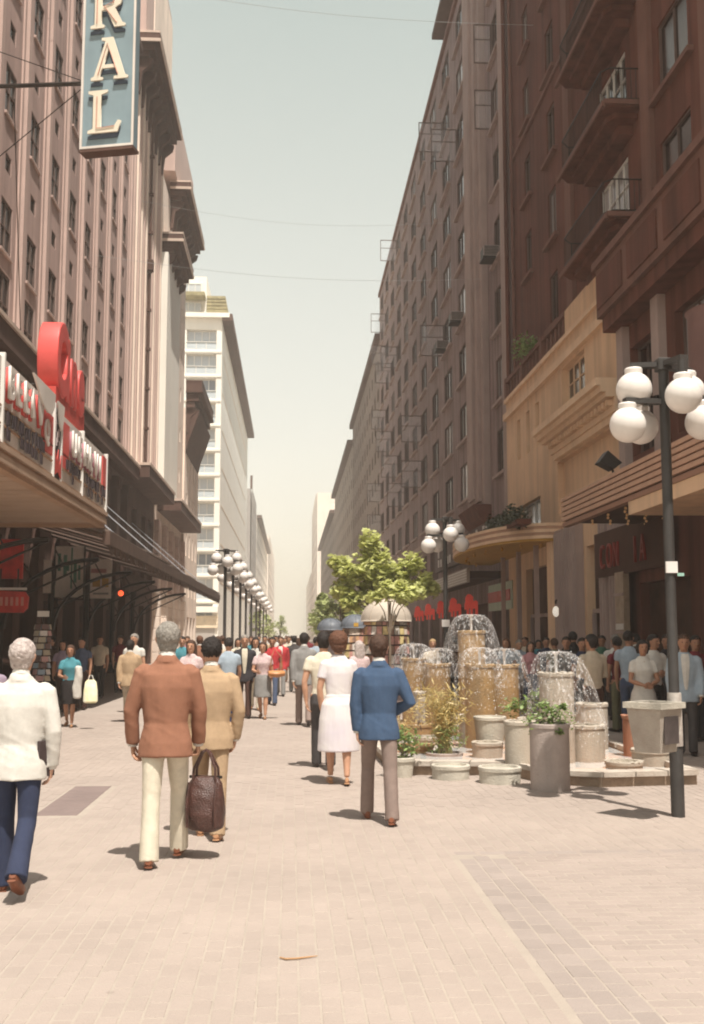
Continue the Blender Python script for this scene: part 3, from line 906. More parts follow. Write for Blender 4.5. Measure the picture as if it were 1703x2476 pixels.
for i, ch in enumerate('LART'):
    z = .30 + i * 1.17
    if i == 3: z = .30 + 3 * 1.17
    for dx, dz, dy, m, nm, ex in ((0, 0, -.20, cream_l, 'letter', .02), (-.02, -.10, -.158, navy, 'letter_shadow', .008)):
        me = fill_mesh(LET[ch][0], [HOLE[ch]] if ch in HOLE else [], ex); me.materials.append(m)
        link(nm, me, hs, (-.40 + dx + (.04 if ch == 'A' else 0), dy, z + dz), (R(90), 0, 0), (1.12, .98, 1))
    b = MB(); pts = {'L': [(-.2, .8), (-.2, .1), (.2, .12)], 'A': [(-.2, .1), (0, .8), (.25, .1)], 'R': [(-.25, .1), (-.25, .85), (.1, .8), (.12, .55), (-.1, .48), (.2, .08)], 'T': [(-.2, .88), (.2, .88)]}[ch]
    b.tube([(a, -.235, z + c) for a, c in pts], .010, 5); b.build('neon_tube', neon, hs)
# steel arm and stays
b = MB(); b.tube([(-.58, 0, 1.55), (-4.4, 1.0, 2.35)], .05, 8); b.build('steel_arm', iron, hs)
b = MB(); b.tube([(-.58, 0, 4.9), (-4.4, 1.0, 5.1)], .05, 8); b.build('steel_arm', iron, hs)
for a, c in (((-.6, .02, 1.6), (-4.3, 1.0, 3.6)), ((-.6, .02, 1.5), (-4.3, 1.0, -.3)), ((-2.5, .5, 1.65), (-4.3, 4.5, -2.4))):
    b = MB(); b.tube([a, c], .012, 5); b.build('stay_cable', iron, hs)

# street wires crossing high above ---------------------------------------
wirem = mat('wire_grey', (0.42, 0.42, 0.42), .7)
for i, (y, zl, zr, sag) in enumerate(((35, 24.3, 24.6, .5), (58, 25.6, 25.9, .7), (45, 17.8, 18.1, .5))):
    pts = []
    for k in range(15):
        t = k / 14
        pts.append((XL + (XR - XL) * t, y + 3 * t, zl + (zr - zl) * t - sag * math.sin(math.pi * t)))
    b = MB(); b.tube(pts, .007, 5)
    tag(b.build('overhead_wire', wirem), ['thin grey wire high over the street, the uppermost of the three', 'thin grey wire strung over the street by the big left cornice, middle one of three', 'thin grey wire over the street, the lowest of the three'][i], 'wire', 'wires strung across the street')

# left shop-front signs and goods ---------------------------------------
def panel_thing(name, label, cat, s, z0, z1, w, d, m, side=-1, frame=None, rz=0, extra=None, th=.06):
    """flat board parallel to the street side, or facing the camera when extra == 'front'"""
    return None
redsh = mat('shop_red', (0.62, 0.04, 0.03), .5, .25, 3)
yellow = mat('shop_yellow', (0.60, 0.34, 0.05), .6, .15, 4)
t = empty('red_vertical_sign', (-7.0, 27.2, 3.1), 'red vertical shop sign with a yellow strip under the marquee on the far left', 'sign')
b = MB(); b.chbox(-.28, .36, -.06, .06, 0, .98, .01); b.build('sign_board', redsh, t)
b = MB(); b.box(-.36, -.20, -.075, -.062, .05, .95); b.build('yellow_strip', yellow, t)
b = MB(); b.tube([(0, 0, .98), (0, 0, 1.1)], .03, 6); b.tube([(-.2, 0, .98), (-.2, 0, 1.1)], .02, 6); b.build('hanger', iron, t)
t = empty('red_oval_sign', (-6.55, 25.6, 2.25), 'rounded red and white shop sign hanging below the red vertical sign', 'sign')
b = MB(); b.prism([(-.46, .05), (-.40, -.02), (.34, -.02), (.44, .08), (.46, .34), (.38, .46), (-.28, .50), (-.46, .42)], lambda a, c, d: (a, d, c), -.06, .06); b.build('sign_board', redsh, t)
b = MB(); b.box(-.56, -.47, -.05, .05, .02, .56); b.box(-.47, .40, -.05, .05, .505, .56); b.build('white_edge', whitep, t)
b = MB()
for q in range(6): b.box(-.30 + q * .12, -.24 + q * .12, -.072, -.062, .14, .34)
b.build('pale_lettering', mat('shop_pink', (.62, .25, .2), .6), t)
b = MB(); b.tube([(-.2, 0, .56), (-.2, 0, 1.0)], .02, 6); b.tube([(.2, 0, .56), (.2, 0, 1.0)], .02, 6); b.build('hanger', iron, t)
t = empty('stained_poster_board', (-7.6, 37.5, 3.0), 'large pale shop window board with green streaks behind the iron bracket', 'sign')
greenm = mat('poster_green', (0.10, 0.27, 0.19), .6, .2, 3)
palep = mat('poster_board', (0.86, 0.76, 0.68), .6, .08, 2)
b = MB(); b.box(-.45, .50, -.03, .03, 0, 1.75); b.build('board', palep, t)
for x, z0, z1, w in ((-.32, .9, 1.5, .10), (-.12, .75, 1.45, .12), (.1, .3, 1.7, .05), (.22, .5, 1.3, .11), (.36, .6, 1.1, .08), (-.02, .9, 1.2, .08)):
    b = MB(); b.box(x - w / 2, x + w / 2, -.04, -.031, z0, z1); b.build('green_streak', greenm, t)
b = MB(); b.box(-.5, -.46, -.05, .05, -.05, 1.85); b.box(.51, .55, -.05, .05, -.05, 1.85); b.box(-.5, .55, -.05, .05, -.1, -.055); b.build('frame', iron, t)
b = MB(); b.box(-.02, .02, 0, .9, .8, .86); b.build('wall_arm', iron, t).location = (-.6, 0, .4)
t = empty('white_side_board', (-8.0, 36.4, 3.1), 'narrow white board left of the green streaked poster', 'sign')
b = MB(); b.box(-.27, .05, -.03, .03, 0, 1.1); b.build('board', palep, t); b = MB(); b.box(-.3, -.271, -.04, .04, -.05, 1.15); b.build('frame', iron, t)
t = empty('yellow_printed_board', (-7.45, 43.0, 3.15), 'pale board with red and yellow print right of the green streaked poster', 'sign')
b = MB(); b.box(-.42, .40, -.03, .03, 0, 1.55); b.build('board', palep, t)
for x, z, w, h, m in ((-.1, 1.0, .6, .16, mat('poster_rose', (.5, .22, .2), .6)), (-.18, .45, .3, .3, yellow), (.17, .45, .26, .34, yellow), (0, .15, .6, .08, mat('poster_grey', (.35, .33, .3), .6))):
    b = MB(); b.box(x - w / 2, x + w / 2, -.04, -.031, z, z + h); b.build('print', m, t)
t = empty('red_signal_lamp', (-6.05, 39.0, 3.2), 'small glowing red lamp under the iron canopy', 'lamp')
b = MB(); b.ball((0, 0, 0), .10, 14, 10); b.build('red_bulb', mat('red_glow', (.9, .12, .05), .4, emit=(1, .10, .03), estr=1.3), t, smooth=True)
b = MB(); b.tube([(0, .1, 0), (0, .25, 0), (-.1, .3, .75)], .03, 6); b.build('holder', iron, t)
for i, (s, d) in enumerate(((33.4, .2), (46.5, .2))):
    pass
# rotating postcard rack
pr = empty('postcard_rack', (-5.25, 23.4, 0), 'tall wire rack of postcards standing at the left shop front', 'rack')
b = MB(); b.tube([(0, 0, 0), (0, 0, 2.1)], .025, 8); b.lathe(0, 0, [(.28, 0), (.28, .04), (.05, .08)], 12); b.build('stand', iron, pr)
cardc = [mat('card_%s' % n_, c_, .6, .1) for n_, c_ in (('pale', (.62, .56, .52)), ('rose', (.5, .3, .28)), ('blue', (.3, .36, .42)), ('dun', (.42, .36, .27)), ('dark', (.16, .10, .09)))]
cm = [MB().box(-.075, .075, -.006, .006, 0, .11).mesh('postcard', m) for m in cardc]
for k in range(9):
    for q in range(6):
        a = q * math.pi / 3 + k * .2
        for w_ in (0,):
            o = link('postcard', random.choice(cm), pr, (.17 * math.sin(a), -.17 * math.cos(a), .75 + k * .135), (R(-12), 0, a))
b = MB(); b.box(-.12, .12, -.02, .02, 2.1, 2.22); b.build('header', whitep, pr)

# ------------------------------------------------------------------ right side
mp = mapR()
R2 = empty('brown_office_block', (XR, 75, 0), 'long brown office block in shade with rows of windows and projecting open sashes', 'building')
colsY = [45.5] + [55.2 + 5.62 * i for i in range(10)]
rowsZ = [8.65 + 3.165 * k for k in range(9)]
ops = []; grp = []
for i, s in enumerate(colsY):
    for k, z in enumerate(rowsZ):
        w = 1.7 if i == 0 else 3.0
        ops.append((s - w / 2, s + w / 2, z, z + 1.95))
low = []
for i in range(12):
    s = 46.0 + 5.4 * i
    low.append((s - 2.2, s + 2.2, .02, 3.2))
    if s > 63: low.append((s - 1.9, s + 1.9, 4.4, 7.0))
m_ = pierced(mp, 42.62, 108.6, 0, 36.9, ops + low, .13)
m_.box(42.62, 108.6, -14, -.48, 0, 36.9, mp=mp)
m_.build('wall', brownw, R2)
rs_ = random.Random(3)
for o in ops:
    window(R2, mp, 'R2', (o[0] + o[1]) / 2, o[2], o[1] - o[0], 1.95, .12, frame_d, glassR, cols=3 if o[1] - o[0] > 1.6 else 2, rows=1, sill=(.35, .18, .13), msill=brown_lt, sash=rs_.random() < .20)
for o in low:
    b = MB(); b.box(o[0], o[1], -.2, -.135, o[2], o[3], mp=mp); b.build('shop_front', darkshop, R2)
band(R2, mp, 'roof_coping', 42.6, 108.7, .003, .16, 36.6, 36.95, redbrown_t)
for s0, s1, d, z0 in ((47.95, 52.4, .30, 7.6), (48.6, 51.8, .44, 7.8), (49.4, 51.0, .56, 8.0)):
    band(R2, mp, 'pilaster', s0, s1, .003 if d == .30 else (.301 if d == .44 else .441), d, z0, 36.3, brown_lt)
b = MB(); b.prism([(0, 7.58), (.8, 7.58), (.5, 7.0), (0, 6.5)], lambda a, c, d: mp(d, a + .003, c), 47.9, 52.5); b.build('console', redbrown, R2)
band(R2, mp, 'pilaster', 43.0, 43.9, .003, .22, 6.6, 36.5, brown_lt)
dp = MB(); dp.tube([mp(42.75, .18, 6), mp(42.75, .18, 36)], .09, 8); dp.build('drain_pipe', redbrown, R2)
band(R2, mp, 'string_course', 52.6, 108.6, .003, .25, 7.4, 7.75, brown_lt)
band(R2, mp, 'attic', 63.2, 86, -4, -.6, 36.91, 38.6, redbrown)
band(R2, mp, 'eaves', 42.6, 62.5, -.5, .55, 38.2, 38.5, ledge)
band(R2, mp, 'attic_wall', 42.6, 62.5, -6, -.7, 36.92, 38.19, white_w)
# air conditioners sitting in windows
acm = mat('ac_case', (0.36, 0.31, 0.29), .6, .1, 4)
def ac(label, s, z, d=.35):
    e = empty('air_conditioner', mp(s, d, z), label, 'air conditioner', 'window air conditioners on the brown block')
    b = MB(); b.chbox(-.36, .36, -.42, .42, 0, .48, .02); b.build('case', acm, e)
    b = MB()
    for q in range(6): b.box(-.33, .30, -.435, -.421, .05 + q * .07, .08 + q * .07)
    b.box(-.375, -.361, -.3, .3, .08, .42); b.build('grille', iron, e)
    b = MB(); b.box(-.4, .4, -.44, .44, -.1, -.005); b.build('shelf', iron, e)
ac('window air conditioner on a shelf, the highest one, near the drain pipe', 45.5, 18.15)
ac('window air conditioner on the brown block left of the tall pilaster', 55.2, 18.15)
ac('window air conditioner, the lowest and farthest of the three on the brown block', 60.8, 18.15)
# ground-floor pieces of the brown block
letw = mat('white_letters', (0.62, 0.58, 0.54), .6, .05)
t = empty('white_lettered_fascia', (8.7, 52, 5.6), 'dark fascia with rows of small white square letters behind the middle lamp', 'sign')
b = MB(); b.box(0, .25, -8.5, 13, -.15, 1.15); b.build('board', mat('fascia_dark', (.10, .06, .055), .7), t)
lm = MB().box(-.04, -.003, 0, .34, 0, .42).mesh('letter', letw)
for y0 in (-7.6, -6.9, -4.6, -3.9, -2.8, -2.1, 0, 1.0, 3, 3.8, 4.8, 6.5, 7.3, 8.4, 10, 11):
    for z in (.06, .60):
        if random.random() < .88: link('letter', lm, t, (0, y0, z + random.uniform(-.03, .03)))
t = empty('white_awning_fascia', (7.5, 53, 3.95), 'pale ribbed fascia of a flat canopy right behind the middle lamp post', 'canopy')
b = MB(); b.box(0, .12, -7.2, 9, .02, .62); b.build('fascia', mat('fascia_pale', (.42, .36, .32), .7, .08, 2), t)
for q in range(5):
    b = MB(); b.box(-.03, -.002, -7.2, 9, .04 + q * .12, .10 + q * .12); b.build('fascia_strip', letw, t)
b = MB(); b.box(.121, 1.48, -7.2, 9, .2, .5); b.build('deck', darkshop, t)
rbright = mat('sign_bright_red', (0.75, 0.085, 0.06), .5, .1, 3, emit=(1, .08, .05), estr=.12)
figs = [[(0, .25), (.1, .25), (.1, 0), (.2, 0), (.2, .3), (.28, .3), (.28, 0), (.38, 0), (.38, .3), (.5, .3), (.5, 0), (.62, 0), (.62, .62), (.52, .7), (.4, .66), (.4, .85), (.28, .98), (.14, .98), (.04, .82), (.04, .6), (0, .55)]]
lab5 = ['nearest', 'second nearest', 'middle', 'second farthest', 'farthest']
for i, s in enumerate((50.3, 55.3, 60.0, 65.5, 71)):
    o = MB(); o.prism(figs[0], lambda a, c, d: ((a - .31) * 1.0, d, c * .98), -.06, .06)
    ob = o.build('red_pictogram_sign', rbright, None, loc=(8.42, s, 2.66))
    tag(ob, f'bright red blocky two-figure sign above the arcade, {lab5[i]} of the five', 'sign', 'red signs along the brown block')
t = empty('green_white_sign', (8.6, 44.2, 2.75), 'pale green shop sign with two red words beside the row of red signs', 'sign')
b = MB(); b.box(0, .2, -2.4, 2.6, 0, 1.1); b.build('board', mat('sign_pale_green', (.42, .50, .40), .6, .06), t)
redw = mat('sign_dull_red', (.50, .05, .04), .5, .1)
for a, c in ((-2.1, -.15), (.1, 2.3)):
    b = MB(); yy = a
    while yy < c:
        b.box(-.04, -.002, yy, yy + .22, .34, .78); b.box(-.04, -.002, yy + .22, yy + .30, .34 + .36 * random.random(), .78); yy += .36
    b.build('red_word', redw, t)

# --- building R1 : red-brown balconied block with cream lower storeys
R1 = empty('balconied_brown_block', (XR, 25, 0), 'dark red-brown block with iron balconies above the cream lower storeys, nearest on the right', 'building')
ops = []
for k in range(8):
    z = 11.85 + 3.02 * k
    if k: ops.append((39.0, 40.0, z + .5, z + 2.2))
    ops.append((35.2, 36.3, z + .5, z + 2.3))
    ops.append((27.4, 30.0, z + .62, z + 2.75))      # french windows behind balconies
    ops.append((22.9, 24.9, z + .1, z + 1.85)) ; ops.append((18.4, 20.4, z + .1, z + 1.85)); ops.append((13.5, 15.5, z + .1, z + 1.85))
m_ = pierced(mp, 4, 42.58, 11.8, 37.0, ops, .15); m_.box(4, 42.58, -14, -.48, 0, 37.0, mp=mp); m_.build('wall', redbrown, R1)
for o in ops:
    fw = o[0] == 27.4
    window(R1, mp, 'R1f' if fw else 'R1', (o[0] + o[1]) / 2, o[2], o[1] - o[0], o[3] - o[2], .14, frame_w if fw else frame_d, glassR, cols=4 if fw else 2, rows=3 if fw else 1,
           sill=None if fw else (.35, .16, .13), msill=redbrown_t)
# balconies
bal_in = Vector(mp(0, 0, 0))
def bal_loc(s, d, z): return tuple(Vector(mp(s, d, z)) - bal_in)
sl = MB(); prof = [(26.2, 0), (26.2, .75), (26.45, 1.0), (30.6, 1.0), (31.0, .7), (31.0, 0)]
sl.prism([(a, c) for a, c in prof], lambda a, c, d: bal_loc(a, c + .004, d), .45, .62)
sl.prism([(26.5, 0), (26.5, .6), (26.8, .75), (30.3, .75), (30.7, .5), (30.7, 0)], lambda a, c, d: bal_loc(a, c + .004, d), .30, .448)
sl.prism([(26.9, 0), (26.9, .4), (30.3, .4), (30.3, 0)], lambda a, c, d: bal_loc(a, c + .004, d), .05, .298)
slm = sl.mesh('balcony', redbrown)
ed = MB(); ed.box(26.18, 31.02, .95, 1.04, .46, .6, mp=bal_loc); ed.box(26.12, 26.19, 0, 1.0, .5, .63, mp=bal_loc); edm = ed.mesh('edge', redbrown_t)
rl = MB()
railp = [(26.28, .02), (26.28, .78), (26.5, .96), (30.55, .96), (30.9, .7), (30.9, .02)]
for h in (.72, 1.55): rl.tube([bal_loc(a, c, h) for a, c in railp], .022, 5)
for a, c in [(26.28, .1 + .13 * i) for i in range(6)] + [(26.5 + .14 * i, .96) for i in range(30)] + [(30.9, .1 + .14 * i) for i in range(5)]:
    rl.tube([bal_loc(a, c, .62), bal_loc(a, c, 1.55)], .010, 4)
rlm = rl.mesh('railing', iron)
for k in range(8):
    z = 11.85 + 3.02 * k
    o = link('balcony', slm, R1, mp(0, 0, z)); link('edge', edm, o); link('railing', rlm, o)
for s in (33.2, 25.6, 21.6):
    band(R1, mp, 'pilaster', s - .35, s + .35, .003, .14, 12.0, 36.5, redbrown_t)
band(R1, mp, 'roof_coping', 4, 42.55, .003, .3, 36.5, 37.0, redbrown_t)
for k in range(2):
    band(R1, mp, 'string_course', 26.0, 42.5, .003, .08, 21.0 + 9 * k, 21.15 + 9 * k, redbrown_t)
dp = MB(); dp.tube([mp(41.9, .1, 12), mp(41.9, .1, 36)], .06, 8); dp.build('drain_pipe', redbrown_t, R1)
# cream podium, set 0.35 in front
mc = mapR(XR - .35)
P = R1
ops = [(39.95, 40.55, 8.35, 9.9), (38.35, 38.95, 8.35, 9.9), (36.85, 37.45, 8.35, 9.9), (30.9, 33.6, 8.55, 10.2),
       (36.9, 40.3, 4.9, 6.55), (35.6, 39.4, .02, 4.1), (29.3, 31.2, .02, 4.3), (27.7, 34.4, 5.6, 7.3)]
m_ = pierced(mc, 27.3, 42.56, 0, 11.0, ops, .3); m_.build('cream_wall', cream, P)
for s in (39.95, 38.35, 36.85): window(P, mc, 'nar', s + .3, 8.35, .6, 1.55, .28, cream_t, glassR, cols=1)
window(P, mc, 'pan', 32.25, 8.55, 2.7, 1.65, .28, cream_t, glassR, cols=4, rows=3)
window(P, mc, 'shopw', 38.6, 4.9, 3.4, 1.65, .28, frame_w, glassW, cols=2)
b = MB(); b.box(27.7, 34.4, -.28, -.2, 5.6, 7.3, mp=mc); b.build('recess_back', cream, P)
for a, c, h in ((35.6, 39.4, 4.1), (29.3, 31.2, 4.3)):
    b = MB(); b.box(a, c, -.295, -.24, .02, h, mp=mc); b.build('shop_glass', darkshop, P)
    b = MB(); b.box(a, c, -.23, -.14, 2.35, 2.47, mp=mc); b.box(a, a + .1, -.23, -.12, .02, 2.34, mp=mc); b.box(c - .1, c, -.23, -.12, .02, 2.34, mp=mc); b.build('door_frame', brown_lt, P)
band(P, mc, 'podium_cornice', 27.2, 42.6, .003, .14, 10.3, 10.55, cream_t)
b = MB(); b.box(27.2, 42.57, -.34, .10, 11.001, 11.15, mp=mc); b.build('parapet_base', cream_t, P)
b = MB(); b.box(27.2, 33.0, -.3, .02, 11.16, 11.95, mp=mc); b.build('parapet', cream, P)
bm_ = MB().box(0, .16, -.09, .09, 0, .62).mesh('baluster', redbrown_t)
s = 33.3
while s < 42.4:
    link('baluster', bm_, P, mc(s, 0, 11.16)); s += .55
b = MB(); b.box(33.0, 42.5, -.2, .06, 11.79, 11.95, mp=mc); b.build('handrail', redbrown_t, P)
for s in (36.2, 39.4, 42.4): band(P, mc, 'pedestal', s - .2, s + .1, -.22, .08, 11.152, 12.0, redbrown_t)
# projecting moulded cornice with dentils
for d, z0, z1, s0 in ((.72, 8.22, 8.42, 34.9), (.60, 8.05, 8.219, 34.8), (.46, 7.92, 8.049, 34.7), (.22, 7.55, 7.919, 34.5)):
    b = MB(); b.box(27.3, s0, .003, d, z0, z1, mp=mc); b.build('moulded_cornice', cream_t, P)
dm_ = MB().box(-.16, -.003, -.09, .09, 0, .16).mesh('dentil', cream)
s = 27.6
while s < 34.4:
    link('dentil', dm_, P, mc(s, .22, 7.72)); s += .36
for z in (6.9, 6.55):
    pass
band(P, mc, 'moulding', 27.4, 34.3, .003, .16, 6.9 + .45, 7.1 + .45, cream_t)
# tall fluted piers of the entrance
for s0, s1 in ((34.2, 34.9), (33.0, 34.0), (31.5, 32.8), (28.5, 29.1), (27.35, 28.2)):
    b = MB(); b.box(s0, s1, .003, .26, 0, 5.0, mp=mc)
    q = s0 + .08
    while q + .12 < s1: b.box(q, q + .1, .261, .31, .3, 4.9, mp=mc); q += .24
    b.build('fluted_pier', brown_lt if s0 < 34 else cream_t, P)
# near part of the podium: parapet band, recess, windows
m_ = pierced(mc, 4, 27.28, 0, 9.6, [(24.6, 26.6, 6.2, 9.0), (20.6, 23.4, 6.2, 9.0), (15, 18, 6.2, 9.0), (23.0, 26.4, .02, 3.0), (17, 22, .02, 3.0)], .3); m_.build('podium_wall', redbrown, P)
for a, c in ((24.6, 26.6), (20.6, 23.4), (15, 18)): window(P, mc, 'pod', (a + c) / 2, 6.2, c - a, 2.8, .28, frame_d, glassR, cols=3, rows=2)
for a, c in ((23.0, 26.4), (17, 22)):
    b = MB(); b.box(a, c, -.295, -.24, .02, 3.0, mp=mc); b.build('shop_glass', darkshop, P)
b = MB(); b.box(4, 27.4, .0, .62, 10.0, 11.3, mp=mc); b.build('balcony_parapet', redbrown_t, P)
for q in range(5, 14):
    b = MB(); b.box(-8 + q * 2.55, -5.9 + q * 2.55, .621, .66, 10.2, 11.1, mp=mc); b.build('parapet_panel', redbrown, P)
b = MB(); b.box(4, 27.45, -.2, .72, 11.301, 11.5, mp=mc); b.build('parapet_cap', redbrown_t, P)
b = MB(); b.box(4, 27.3, .0, .5, 9.61, 9.99, mp=mc); b.build('soffit', redbrown, P)
for s in (26.9, 24.2, 19.5): band(P, mc, 'pilaster', s - .25, s + .25, .003, .2, 5.2, 9.6, brown_lt)
dr_ = MB(); dr_.lathe(8.05, 18.9, [(.72, 6.2), (.78, 6.3), (.78, 7.55), (.83, 7.62), (.7, 7.66)], 28); o = dr_.build('round_bay', mat('bay_mauve', (.20, .115, .105), .7, .1, 2), P, smooth=True)
for ch in list(R1.children):
    ch.location = Vector(ch.location) - Vector(R1.location)
for ch in list(R2.children):
    ch.location = Vector(ch.location) - Vector(R2.location)
for root in (A, B1, B2, Cb, W):
    for ch in list(root.children):
        ch.location = Vector(ch.location) - Vector(root.location)

# striped canopy nearest right --------------------------------------------
sc_ = empty('striped_canopy', (6.5, 20, 4.3), 'long canopy with a horizontally ribbed salmon fascia and small bulbs under it, on the right', 'canopy')
ls = loc_of(sc_)
salmon = mat('salmon_strip', (0.52, 0.315, 0.22), .7, .07, 2, streak=.1)
salm_d = mat('salmon_groove', (0.30, 0.16, 0.11), .8, .08, 2)
b = MB(); b.box(6.54, 8.3, 4, 25.3, 4.36, 4.8, mp=ls); b.build('deck', darkshop, sc_)
b = MB(); b.box(6.5, 6.535, 4, 25.3, 4.40, 4.98, mp=ls); b.build('fascia_back', salm_d, sc_)
for q in range(5):
    b = MB(); b.chbox(6.44, 6.498, 4, 25.36, 4.40 + q * .118, 4.40 + q * .118 + .085, .01, mp=ls); b.build('fascia_strip', salmon, sc_)
    b = MB(); b.box(6.5, 8.5, 25.31, 25.36, 4.40 + q * .118, 4.48 + q * .118, mp=ls); b.build('end_strip', salmon, sc_)
b = MB(); b.box(6.45, 6.6, 4, 25.3, 4.26, 4.355, mp=ls); b.build('lower_edge', salm_d, sc_)
b = MB(); b.box(6.47, 8.5, 4, 20.3, 4.0, 4.255, mp=ls); b.build('lower_fascia', cream, sc_)
bulb = mat('small_bulb', (0.8, 0.5, 0.25), .4, emit=(1, .5, .2), estr=.05)
bmh = MB().ball((0, 0, 0), .032, 10, 6).mesh('bulb', bulb, True)
for i in range(4):
    for k in range(8):
        link('bulb', bmh, sc_, ls(6.9 + i * .42 + (k % 2) * .18, 20.6 + k * .62, 4.32))
# rounded canopy with ochre underside
rc = empty('rounded_canopy', (XR - .35, 37, 4.7), 'rounded canopy with ribbed pale fascia and mustard yellow underside on the right', 'canopy')
def arc(rr, n=22):
    pts = []
    for i in range(n + 1):
        t = math.pi * i / n
        pts.append((-(2.35 + rr) * math.sin(t) ** .8, -(6.2 + rr) * math.cos(t) + 3.2))
    return pts
outer = arc(0)
ochre = mat('ochre_soffit', (0.50, 0.275, 0.055), .7, .1, 2)
b = MB(); b.prism(outer, lambda a, c, d: (a, c, d), 0.02, .10); b.build('underside', ochre, rc)
b = MB(); b.prism(arc(-.12), lambda a, c, d: (a, c, d), .101, .5); b.build('roof', darkshop, rc)
for q in range(5):
    r_ = .0 if q % 2 else .05
    pa, pb_ = arc(.0 + .03 * ((q + 1) % 2)), arc(-.11)
    z0, z1 = .10 + q * .1 + .002, .10 + (q + 1) * .1
    vs = []; fs = []
    for (x, y), (x2, y2) in zip(pa, pb_):
        vs += [(x, y, z0), (x, y, z1), (x2, y2, z1), (x2, y2, z0)]
    for i in range(len(pa) - 1):
        a = i * 4
        for k in range(4): fs.append((a + k, a + (k + 1) % 4, a + 4 + (k + 1) % 4, a + 4 + k))
    b = MB(); b.add(vs, fs); b.build('fascia_ring', cream_t if q % 2 == 0 else salmon, rc)
for i in range(9):
    t = .25 + i * .3
    b = MB(); b.ball((-(1.9) * math.sin(t), -5.4 * math.cos(t) + 3.2, -.05), (.05, .05, .08), 8, 6); b.build('hanging_lamp', ochre, rc)
for s in (-1.2, 1.6, 4.5):
    b = MB(); b.box(-.5, -.35, s, s + .15, -4.7, .015); b.build('post', brown_lt, rc)

# red neon letters in the dark entrance
nl = empty('red_neon_letters', (8.3, 26, 3.45), 'dull red neon capital letters in the dark entrance behind the lamp post', 'sign')
dred = mat('neon_dull_red', (0.24, 0.024, 0.015), .5)
b = MB(); b.box(.02, .1, -2.5, 3.2, -.2, 1.0); b.build('board', mat('sign_back', (.07, .03, .02), .9), nl)
for ch, y in (('C', 2.55), ('O', 1.95), ('N', 1.35), ('I', -.35), ('A', -.8)):
    o = text_obj(ch, .95, .03, dred, 'letter', nl, (-.02, y, 0), (R(90), 0, R(-90)), -.012, .62)
# lit display column between the doors
dc = empty('lit_display_case', (8.45, 27.0, 0), 'narrow pale display case standing between the dark doors at the right entrance', 'display case')
b = MB(); b.box(-.15, .0, -.35, .35, .1, 3.3); b.build('case', mat('case_pale', (.33, .24, .17), .5, .2, 4), dc)
for z in (.8, 1.75, 2.7):
    b = MB(); b.box(-.19, -.151, -.36, .36, z, z + .07); b.build('shelf', brown_lt, dc)
b = MB(); b.box(-.17, -.152, -.3, .3, 1.85, 2.0); b.build('white_card', letw, dc)
sp = empty('shop_floodlight', (7.3, 24.3, 5.6), 'black floodlight box mounted on the striped canopy', 'lamp')
b = MB(); b.prism([(-.26, .06), (.07, -.11), (.26, .04), (-.06, .32)], lambda a, c, d: (a, d, c), -.22, .22); b.build('housing', iron, sp)
b = MB(); b.tube([(.1, 0, -.1), (.2, 0, -.6)], .03, 6); b.build('bracket', iron, sp)

# farther right blocks
far_block('soot_brown_block', 'soot brown shaded block directly beyond the brown office block', 1, 108.8, 157.5, 33.0, farb, 9, 12, corn=.5)
far_block('grey_corniced_block', 'grey brown corniced block in the middle distance on the right', 1, 158, 222, 30.8, farb2, 8, 11, corn=.8)
far_block('pale_brown_far_block', 'pale brown block with pitched roofline far on the right', 1, 224, 326, 28.0, farb2, 7, 12, corn=1.0, ww=2.6)
far_block('distant_pale_tower', 'distant pale pinkish tower in the haze on the right', 1, 395, 470, 54, farw2, 12, 7, ww=3, wz=1.9)
far_block('distant_low_block', 'distant hazy low block at the far end of the right side', 1, 480, 640, 30, farw, 6, 10, ww=4, wz=2)

e = empty('wall_lamp', (8.3, 33.6, 2.45), 'white globe wall lamp glowing pale beside the tall shop door at the right', 'lamp')
b = MB(); b.ball((0, 0, 0), (.11, .11, .17), 14, 10); b.build('globe', mat('wall_globe', (.85, .82, .76), .4, emit=(1, .9, .75), estr=.35), e, smooth=True)
b = MB(); b.tube([(0, 0, .24), (0, 0, .34), (.05, 0, .36)], .03, 6); b.build('bracket', iron, e)


# ------------------------------------------------------------------ lamp posts
globe_m = mat('globe_opal', (0.689, 0.640, 0.599), .35, .05, 4, spec=.4)
sticker = mat('sticker_white', (.75, .70, .66), .6)
def lamp_mesh():
    p = MB(); p.lathe(0, 0, [(.064, 0), (.064, .62), (.050, .66), (.050, 4.32)], 14)
    cap = MB(); cap.chbox(-.07, .07, -.07, .07, 4.30, 4.42, .01)
    arms = []
    for i, (x, y, z) in enumerate(LG):
        a = MB(); d = Vector((x, y, 0)).normalized(); n_ = Vector((-d.y, d.x, 0)); w = .045
        zt = 4.36 if i < 3 else z + .24
        L2 = Vector((x, y, 0)).length + .03
        P_ = [d * .05 + n_ * w, d * .05 - n_ * w, d * L2 - n_ * w, d * L2 + n_ * w]
        a.add([(p.x, p.y, zt - .025) for p in P_] + [(p.x, p.y, zt + .025) for p in P_], [(0, 3, 2, 1), (4, 5, 6, 7), (0, 1, 5, 4), (1, 2, 6, 5), (2, 3, 7, 6), (3, 0, 4, 7)])
        a.lathe(x, y, [(.05, z + .19), (.05, zt - .02)], 8)
        arms.append(a.mesh('arm', post_m))
    gl = MB(); gl.ball((0, 0, 0), .175, 28, 18); gl.lathe(0, 0, [(.085, .145), (.09, .20), (.08, .215)], 18)
    p.v += [] ; c0 = len(p.v); p.add(cap.v, cap.f)
    return p.mesh('post', post_m, True), arms, gl.mesh('globe', globe_m, True)
LG = [(-.28, .06, 4.12), (.09, -.28, 3.99), (.33, .24, 4.14), (-.385, -.04, 3.745), (-.13, .34, 3.80), (.39, .02, 3.79)]
PM, AM, GM = lamp_mesh()
